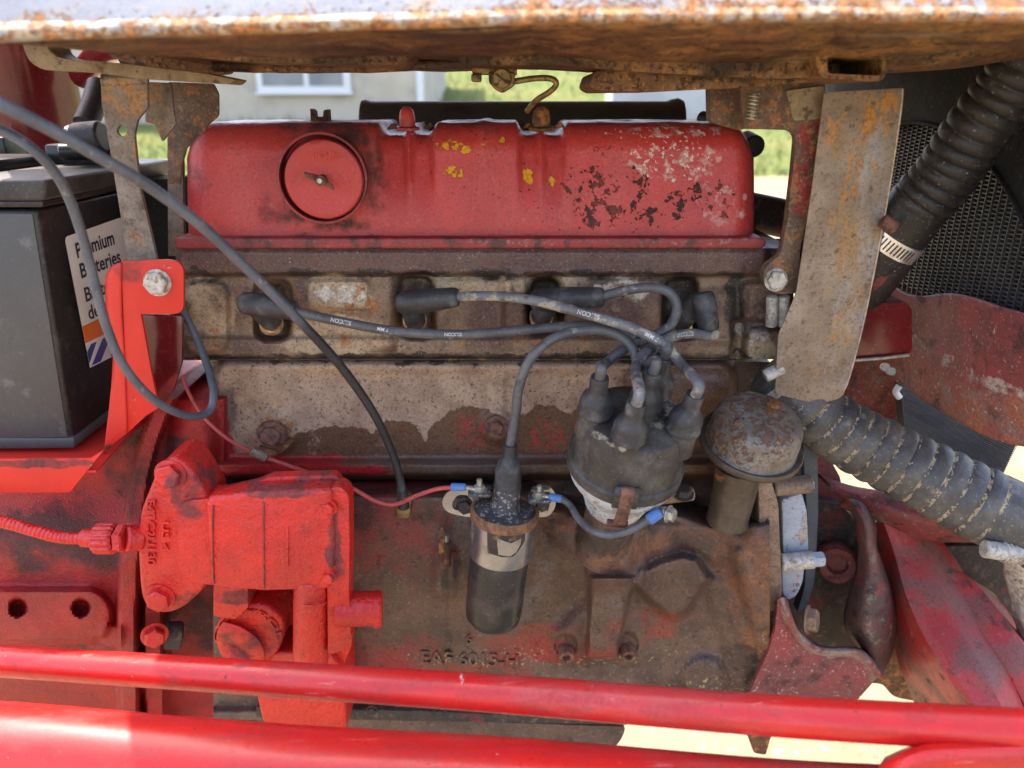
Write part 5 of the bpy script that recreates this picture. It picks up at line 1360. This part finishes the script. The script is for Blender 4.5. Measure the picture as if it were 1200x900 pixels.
# ================================================================== HOSES
def tube_ridged(name, path, m, parent, per, amp, seg=36, n=None, crust=None, start=0, end=9):
    """hose with raised rings; crust = material for mud left in its grooves"""
    n = n or int(path.L / .0011)
    bm = bmesh.new(); rings = []; x = None
    for i in range(n):
        q = path.L * i / (n - 1)
        p, t, r = path.at(q)
        if x is None: x, y = frame_from(t)
        x = (x - t * x.dot(t)).normalized(); y = t.cross(x)
        k = 0
        if start < q < end:
            k = (abs(math.sin(math.pi * (q - start) / per)) ** .55 - .6) * amp * min(1, (q - start) / .01, (end - q) / .01)
        rings.append([bm.verts.new(p + (x * math.cos(2 * math.pi * j / seg) + y * math.sin(2 * math.pi * j / seg)) * (r + k + mnoise.noise(p * 60 + x * math.cos(j)) * .0002)) for j in range(seg)])
    for i, (a, b) in enumerate(zip(rings[:-1], rings[1:])):
        q = path.L * i / (n - 1); ph = ((q - start) / per) % 1
        groove = start < q < end and (ph < .09 or ph > .91)
        for j in range(seg):
            f = bm.faces.new((a[j], a[(j + 1) % seg], b[(j + 1) % seg], b[j]))
            if crust and groove and mnoise.noise(a[j].co * 120) + .8 * mnoise.noise(a[j].co * 600) > .05: f.material_index = 1
    bm.faces.new(rings[0]); bm.faces.new(rings[-1])
    o = link(name, bm, m, parent, 60)
    if crust: o.data.materials.append(M[crust])
    return o
uh = thing('upper_radiator_hose', 'black ribbed rubber hose climbing in front of the radiator', 'radiator hose', P(1100, 200, .04))
pu = Path([(1262, -10, -.13, .0285), (1212, 62, -.115, .0285), (1180, 108, -.10, .0285), (1145, 152, -.085, .0285), (1108, 205, -.065, .029), (1077, 240, -.05, .030), (1052, 272, -.04, .0305), (1028, 298, -.03, .029), (1006, 318, -.02, .029)], .029, 16)
tube_ridged('hose_body', pu, 'hose', uh, .0125, .0030, 40, start=.01, end=pu.L - .085)
uc = thing('hose_clamp', 'shiny slotted clamp on the lower end of the upper hose', 'hose clamp', P(1060, 280, .02))
def clamp(path, q, parent, wd, r_add, slots, a0=0, a1=1.5):
    p, t, r = path.at(q); r += r_add
    lathe('band', p - t * wd / 2, t, [(r - .002, 0), (r, .0003), (r + .0002, wd * .5), (r, wd - .0003), (r - .002, wd)], 'bright_zinc' if slots else 'white_bolt', parent, 56)
    if slots:
        cd = (Vector((0, CY, H)) - p); cd = (cd - t * cd.dot(t)).normalized(); sd = t.cross(cd)
        bm = bmesh.new()
        for k in range(slots):
            a = a0 + (a1 - a0) * k / (slots - 1)
            c = [(a - .022, -.32), (a + .022, -.32), (a + .022 + .02, .32), (a - .022 + .02, .32)]
            for rr in (r + .0008,):
                bm.faces.new([bm.verts.new(p + (cd * math.cos(aa) + sd * math.sin(aa)) * rr + t * wd * h) for aa, h in c])
        o = link('slots', bm, 'pocket', parent, None); o['kind'] = 'stuff'
    return p, t, r
L_ = pu.L
p_, t__, r_ = clamp(pu, L_ - .047, uc, .0175, .0022, 17, -.9, 1.1)
rod('screw_housing', P(1034, 258, -.078), P(1049, 268, -.080), .0070, 'rust_bolt', uc, 16)
nk = tube('hose_neck', Path([(1046, 292, -.035), (1030, 314, -.025), (1008, 342, -.01)], .0265, 8), 'hose', None, 28)
tag(nk, 'dark water outlet stub that the upper hose is pushed onto', 'pipe stub')
rk = tube('rust_outlet', Path([(1030, 296, -.03), (1018, 312, -.025), (1000, 328, -.01)], .028, 6), 'red_rusty', None, 24)
tag(rk, 'rusty outlet neck showing beside the steel sheet under the clamp', 'outlet neck')

lh = thing('lower_radiator_hose', 'faded ribbed hose with dried mud in its grooves, right of the breather', 'radiator hose', P(1050, 550, -.06))
pw = Path([(900, 436, -.02, .026), (918, 452, -.025, .030), (950, 480, -.035, .0345), (990, 508, -.045, .0365), (1035, 532, -.06, .0375), (1085, 558, -.08, .0385), (1135, 584, -.10, .0400), (1190, 610, -.12, .0410), (1250, 636, -.14, .0410), (1310, 660, -.16, .041)], .038, 16)
tube_ridged('hose_body', pw, 'hose_low', lh, .0190, .0034, 120, start=.045, end=.275, crust='hose_crust')
lcx = thing('hose_clamp', 'dull worm clamp at the right edge on the lower hose', 'hose clamp', P(1180, 640, -.12))
clamp(pw, .335, lcx, .012, .002, 0)
sc_ = rod('screw', P(1152, 643, -.150), P(1196, 650, -.155), .0095, 'white_bolt', lcx, 18, jit=.0006)
for k in range(5): rod('thread', P(1174 + k * 5, 646 + k * .7, -.152), P(1176.5 + k * 5, 646.3 + k * .7, -.152), .0112, 'white_bolt', lcx, 16)
sc_ = thing('hose_clamp', 'bright little clamp screw at the top of the lower hose by the breather', 'hose clamp', P(905, 435, -.05))
rod('screw_barrel', P(896, 441, -.056), P(918, 431, -.056), .0072, 'white_bolt', sc_, 18)
clamp(pw, .016, sc_, .011, .0015, 0)

# ================================================================== RADIATOR AND SHROUD
sp2 = box('side_panel', P(1066, 200, .50).x, 1.1, .50, .515, .75, 1.55, 'black_back')
tag(sp2, 'black far side panel closing off the space behind the radiator', 'side panel')
rd = thing('radiator', 'black finned radiator core seen edge-on behind the upper hose', 'radiator', (.53, .0, .9))
X0 = .505
box('back', X0 + .012, X0 + .05, -.21, .36, 1.115, 1.50, 'black_back', rd)
bm = bmesh.new()
def bmbox(bm, x0, x1, y0, y1, z0, z1):
    v = [bm.verts.new((x, y, z)) for x in (x0, x1) for y in (y0, y1) for z in (z0, z1)]
    for f in ((0, 1, 3, 2), (4, 6, 7, 5), (0, 4, 5, 1), (2, 3, 7, 6), (0, 2, 6, 4), (1, 5, 7, 3)): bm.faces.new([v[i] for i in f])
ty = list(np.arange(-.20, .36, .0118))
for k in range(84):
    z = 1.13 + k * .0045
    for y in ty:
        zz = z + (.0022 if int(round((y + .20) / .0118)) % 2 else 0)
        bmbox(bm, X0, X0 + .012, y + .0009, y + .0109, zz, zz + .0014)
o = link('fins', bm, 'rad', rd, None); o['kind'] = 'stuff'
tb = None
for y in ty:
    if tb is None: tb = box('tube', X0 - .001, X0 + .012, y - .0007, y + .0007, 1.12, 1.51, 'rad', rd); tb0 = y
    else:
        c = tb.copy(); COL.objects.link(c); c.parent = rd; c.matrix_parent_inverse = tb.matrix_parent_inverse.copy(); c.location.y = y - tb0
# shroud: sheet with the big round opening
XS = .490
def onX(px, py, X): return PP(px, py, Vector((X, 0, 0)), Vector((1, 0, 0)))
q1, q2, q3 = (onX(*q, XS) for q in ((1201, 261), (1153, 184), (1062, 144)))
def circ(a, b, c):
    A = np.array([[2 * (b.y - a.y), 2 * (b.z - a.z)], [2 * (c.y - a.y), 2 * (c.z - a.z)]])
    B = np.array([b.y ** 2 - a.y ** 2 + b.z ** 2 - a.z ** 2, c.y ** 2 - a.y ** 2 + c.z ** 2 - a.z ** 2])
    y, z = np.linalg.solve(A, B); return y, z, math.hypot(a.y - y, a.z - z)
cyy, czz, rr = circ(q1, q2, q3)
print('shroud circle', cyy, czz, rr)
angs = [R(8 + 164 * i / 48) for i in range(49)]
arc = [(cyy + rr * math.cos(a), czz + rr * math.sin(a)) for a in angs]
outer = []
for a in angs:
    ks = [9.0]
    if math.cos(a) > 1e-6: ks.append((.45 - cyy) / math.cos(a))
    if math.cos(a) < -1e-6: ks.append((-.30 - cyy) / math.cos(a))
    ks.append((1.52 - czz) / math.sin(a))
    k = max(min(ks), rr + .002)
    outer.append((cyy + k * math.cos(a), czz + k * math.sin(a)))
bm = bmesh.new()
i_ = [bm.verts.new((XS, y, z)) for y, z in arc]; o_ = [bm.verts.new((XS, y, z)) for y, z in outer]
for k in range(48): bm.faces.new((i_[k], i_[k + 1], o_[k + 1], o_[k]))
r = bmesh.ops.extrude_face_region(bm, geom=list(bm.faces))
for v_ in [g for g in r['geom'] if isinstance(g, bmesh.types.BMVert)]: v_.co.x += .004
so = link('fan_shroud', bm, 'shroud', None, 30)
tag(so, 'black sheet steel fan shroud with a large round opening beside the radiator', 'fan shroud')
patch('lip', [[Vector((0, 0, 0))]] , 'shroud', so) if False else None
tube('lip', Path([Vector((XS - .001, y, z)) for y, z in arc], .0022, 2), 'shroud', so, 8)

# red sheet below the radiator
rp = thing('radiator_support', 'crumpled faded red sheet under the radiator, dusty along its creases', 'radiator support', P(1100, 430, 0))
patch('sheet', [
    [(1030, 318, .135), (1062, 342, .065), (1110, 346, -.02), (1160, 354, -.088), (1210, 368, -.145), (1270, 386, -.205)],
    [(1040, 350, .10), (1075, 372, .03), (1120, 385, -.045), (1165, 395, -.105), (1215, 405, -.16), (1270, 415, -.21)],
    [(1020, 390, .11), (1066, 392, .04), (1100, 410, -.022), (1150, 424, -.095), (1210, 436, -.155), (1270, 440, -.21)],
    [(1000, 420, .13), (1048, 415, .07), (1085, 432, .0), (1140, 455, -.085), (1200, 470, -.145), (1270, 480, -.20)],
    [(996, 440, .14), (1045, 440, .08), (1070, 458, .02), (1120, 492, -.06), (1180, 518, -.13), (1260, 528, -.19)],
], 'red_rusty', rp, nu=60, nv=6, thick=.003, jit=.004, js=14)
patch('inner_web', [
    [(985, 322, .14), (1000, 400, .13), (990, 452, .12), (985, 510, .12)],
    [(1034, 315, .13), (1030, 400, .10), (1030, 452, .10), (1036, 505, .11)],
    [(1056, 345, .08), (1052, 400, .07), (1052, 440, .08), (1054, 478, .10)],
], 'red_rusty', rp, nu=30, nv=6, thick=.003, jit=.004, js=18)
tag(prism('red_channel', [(985, 357, 2), (1062, 354, 3), (1069, 362, 4), (1069, 410, 4), (1063, 418, 3), (985, 426, 2)], -.03, .05, 'red_dark', None, .004, 3, 2), 'short dark red channel bar reaching out from behind the steel sheet', 'channel bar')
tube('folded_lip', Path([(985, 423, -.033), (1030, 420, -.033), (1065, 416, -.033)], .0022, 5), 'zinc', bpy.data.objects['red_channel'], 8)
bpy.data.objects['red_channel']
rod('bolt_head', P(1036, 430, .03), P(1038, 430, .02), .005, 'white_bolt', rp, 12)
rod('bolt_head', P(1043, 435, .03), P(1045, 435, .02), .005, 'white_bolt', rp, 12)
lc_ = thing('oil_cooler', 'small ribbed black core leaning below the faded red sheet', 'cooler core', P(1120, 510, .02))
bkc = prism('back', [(1056, 452), (1075, 460), (1130, 496), (1192, 520), (1172, 566), (1100, 530), (1060, 502)], .05, .02, 'black_back', lc_, .002)
for k in range(24):
    o_ = k / 23
    a = (1056 + 4 * o_, 453 + 48 * o_); b = (1196 - 26 * o_, 514 + 52 * o_)
    tube('fin', Path([(a[0], a[1], .046), ((a[0] + b[0]) / 2 + 2, (a[1] + b[1]) / 2, .045), (b[0], b[1], .044)], .0009, 4), 'rad', lc_, 6)
tube('end_roll', Path([(1054, 452, .04), (1050, 459, .04), (1054, 466, .04)], .004, 6), 'white_boot', lc_, 10)

# ================================================================== FRONT AXLE REGION
bk_ = prism('front_support', [(880, 470), (935, 480), (950, 585), (985, 592), (1000, 608), (1040, 640), (1060, 700), (1046, 780), (1000, 812), (880, 800)], .045, .03, 'dark_iron', None, .006, 3, 4)
tag(bk_, 'dark front support casting in the hollow behind the pulley arm', 'support casting')
rpul = lathe('pulley_hub', P(981, 660, .02), Vector((-.35, -1, .25)), [(0, -.006), (.012, -.006), (.0135, .006), (.022, .009), (.0255, .004), (.027, -.012), (.024, -.02)], 'red_rusty', None, 30, jit=.0008)
tag(rpul, 'small round hub with an open middle, in the dark hollow', 'hub')
tag(prism('fan_belt', [(941, 520, 2), (958, 516, 2), (959, 600, 10), (955, 680, 10), (945, 712, 4), (934, 718, 2), (943, 690, 10), (947, 620, 10)], -.015, .015, 'mat_pulley', None, .002), 'blue grey belt running down behind the timing cover bolts', 'belt')
tag(prism('red_stay', [(934, 520, 2), (952, 500, 2), (985, 560, 4), (990, 600, 4), (960, 612, 4), (940, 600, 4)], .06, .01, 'red_rusty', None, .002), 'faded red sheet behind the belt below the lower hose', 'stay')
axs = patch('axle_support', [
    [(958, 556, .05), (1000, 570, .03), (1060, 578, .0), (1120, 590, -.03), (1200, 616, -.05), (1260, 630, -.06)],
    [(975, 572, .02), (1010, 586, .0), (1060, 604, -.03), (1110, 616, -.05), (1180, 628, -.06), (1260, 640, -.06)],
    [(990, 588, .04), (1020, 606, .02), (1060, 625, .0), (1090, 633, -.01), (1140, 636, -.02), (1200, 640, -.03)],
    [(990, 588, .09), (1020, 604, .09), (1060, 622, .09), (1090, 628, .09), (1140, 630, .09), (1200, 634, .09)],
], 'red_rusty', None, nu=40, nv=5, thick=.003, jit=.003)
tag(axs, 'grey brown rounded support under the lower hose', 'axle support')
b1 = patch('axle_beam', [
    [(1010, 612, .06), (1026, 660, .04), (1040, 720, .01), (1056, 780, -.02), (1084, 850, -.05)],
    [(1036, 612, .0), (1050, 650, -.02), (1064, 700, -.06), (1084, 745, -.10), (1112, 790, -.14), (1150, 850, -.18)],
    [(1062, 616, .0), (1082, 652, -.025), (1102, 700, -.065), (1126, 745, -.105), (1152, 790, -.145), (1184, 850, -.185)],
    [(1090, 622, .02), (1112, 652, .0), (1138, 700, -.05), (1160, 745, -.09), (1182, 790, -.13), (1206, 850, -.17)],
    [(1092, 622, .09), (1116, 652, .07), (1142, 700, .02), (1164, 745, -.02), (1186, 790, -.05), (1210, 850, -.08)],
], 'red_beam', None, nu=50, nv=5, thick=.004, jit=.0012, crisp=1)
tag(b1, 'wide worn red axle beam running down to the right, nearer the engine', 'axle beam')
b2 = patch('axle_beam', [
    [(1090, 676, .02), (1114, 712, -.01), (1146, 752, -.05), (1178, 800, -.08), (1206, 860, -.11)],
    [(1096, 672, -.03), (1120, 704, -.055), (1152, 744, -.095), (1186, 796, -.135), (1217, 860, -.165)],
    [(1122, 670, -.03), (1154, 696, -.055), (1186, 738, -.095), (1222, 790, -.135), (1256, 860, -.165)],
    [(1130, 674, .0), (1168, 706, -.03), (1200, 756, -.07), (1240, 800, -.10), (1274, 860, -.13)],
    [(1132, 676, .06), (1172, 708, .04), (1204, 756, .0), (1244, 800, -.04), (1278, 860, -.06)],
], 'red_beam', None, nu=50, nv=5, thick=.004, jit=.0016, crisp=1)
tag(b2, 'second red axle beam with a blackened end, at the right edge', 'axle beam')
hb = prism('wheel_hub', [(1096, 640, 6), (1250, 636, 6), (1260, 800, 8), (1200, 790, 8), (1170, 700, 8), (1130, 672, 8)], .06, .10, 'dark_iron', None, .012, 4, 6, jit=.004)
tag(hb, 'dark muddy wheel hub in the shade at the right edge', 'wheel hub')
cr_ = patch('mud_flange', [[(1172, 650, -.06), (1184, 690, -.06), (1186, 712, -.06), (1196, 760, -.06)], [(1204, 648, -.08), (1206, 690, -.08), (1206, 712, -.08), (1210, 760, -.08)], [(1250, 648, -.06), (1250, 690, -.06), (1250, 712, -.06), (1250, 760, -.06)]], 'white_bolt', None, thick=.004, jit=.004, js=40)
tag(cr_, 'pale mud crusted flange at the right edge under the lower hose', 'flange')
dirt = prism('knuckle_casting', [(1010, 800, 4), (1036, 770, 6), (1050, 740, 6), (1092, 800, 4), (1090, 826, 4), (1062, 820, 4), (1046, 816, 6), (1034, 802, 6)], .02, .04, 'rust', None, .006, 3, 4, jit=.002)
tag(dirt, 'brown rusty casting between the pulley arm and the wide axle beam', 'casting')
arm = patch('steering_knuckle', [
    [(984, 592, .0), (1002, 606, -.02), (1006, 640, -.03), (1006, 670, -.03), (994, 705, -.03), (992, 735, -.03), (1008, 760, -.03), (1022, 785, -.04)],
    [(996, 586, -.02), (1010, 604, -.045), (1016, 640, -.055), (1018, 670, -.06), (1014, 705, -.07), (1014, 735, -.075), (1020, 760, -.07), (1026, 790, -.06)],
    [(1010, 592, -.02), (1018, 610, -.04), (1022, 640, -.05), (1030, 670, -.055), (1038, 705, -.06), (1040, 735, -.065), (1036, 762, -.06), (1030, 794, -.055)],
    [(1014, 598, .03), (1024, 612, .0), (1027, 640, -.01), (1036, 670, -.01), (1048, 705, -.015), (1050, 735, -.02), (1044, 766, -.02), (1032, 796, -.03)],
], 'arm_iron', None, nu=40, nv=6, thick=.004, jit=.002, js=30)
tag(arm, 'forged dark arm with a swollen middle, blotched red and grey', 'steering arm')
mb_ = thing('engine_mount', 'red brown engine mount plate with a bare curled top edge', 'engine mount', P(950, 790, -.09))
prism('plate', [(912, 704, 2), (922, 704, 3), (936, 742, 10), (956, 763, 12), (1003, 766, 10), (1018, 778, 8), (1030, 792, 2), (1002, 824, 3), (960, 836, 2), (868, 836, 2), (884, 800, 8), (900, 765, 8), (908, 735, 6)], -.088, .006, 'red_rusty', mb_, .002, 3, 3, jit=.0015)
patch('curled_edge', [[(910, 703, -.086), (918, 726, -.086), (934, 752, -.086), (960, 768, -.086), (1000, 772, -.086), (1016, 784, -.086), (1027, 794, -.086)], [(916, 700, -.093), (925, 722, -.094), (939, 745, -.094), (962, 760, -.094), (1003, 762, -.094), (1020, 774, -.094), (1032, 790, -.092)], [(922, 701, -.07), (930, 722, -.06), (943, 742, -.05), (964, 757, -.04), (1004, 759, -.04), (1022, 771, -.05), (1033, 788, -.06)]], 'curl', mb_, nu=40, nv=4, thick=.0015, jit=.001, js=50)
bolt(P(946, 726, -.080), (.8, -.5, .2), .0145, 'head', mb_, .012, 1.2)
tag(prism('bracket_tip', [(872, 852), (908, 852), (898, 886), (884, 884)], -.05, .03, 'rust', None, .003), 'brown bracket tip poking down between the two long red rods', 'bracket')

# ================================================================== LONG RED RODS IN FRONT
def polyrod(name, pts, m, n=30, seg=28, parent=None):
    return tube(name, Path([(x, y, Y, r) for x, y, Y, r in pts], .0, n), m, parent, seg, caps=True, jit=0)
dl = polyrod('drag_link', [(-160, 764.5, -.215, .0145), (0, 774.5, -.245, .0145), (300, 794, -.298, .0145), (600, 814, -.345, .0145), (900, 838, -.385, .0145), (1200, 856, -.415, .0145), (1360, 866, -.43, .0145)], 'red_bar')
tag(dl, 'long slim bright red rod crossing the whole picture, the upper one', 'steering rod')
lr = thing('lower_rod', 'thick red rod along the bottom edge, the lower of the two', 'steering rod', P(600, 900, -.36))
polyrod('rod', [(-160, 866, -.33, .036), (0, 878, -.345, .036), (300, 905, -.37, .036), (600, 925, -.39, .036), (900, 952, -.41, .036), (1060, 962, -.42, .036)], 'red_bar', parent=lr)
patch('end_plate', [[(1040, 892, -.40), (1078, 877, -.40), (1130, 873, -.40), (1300, 868, -.40)], [(1030, 915, -.425), (1078, 893, -.43), (1130, 888, -.43), (1300, 884, -.43)], [(1020, 980, -.41), (1078, 980, -.41), (1130, 980, -.41), (1300, 980, -.41)]], 'red_bar', lr, thick=.006)
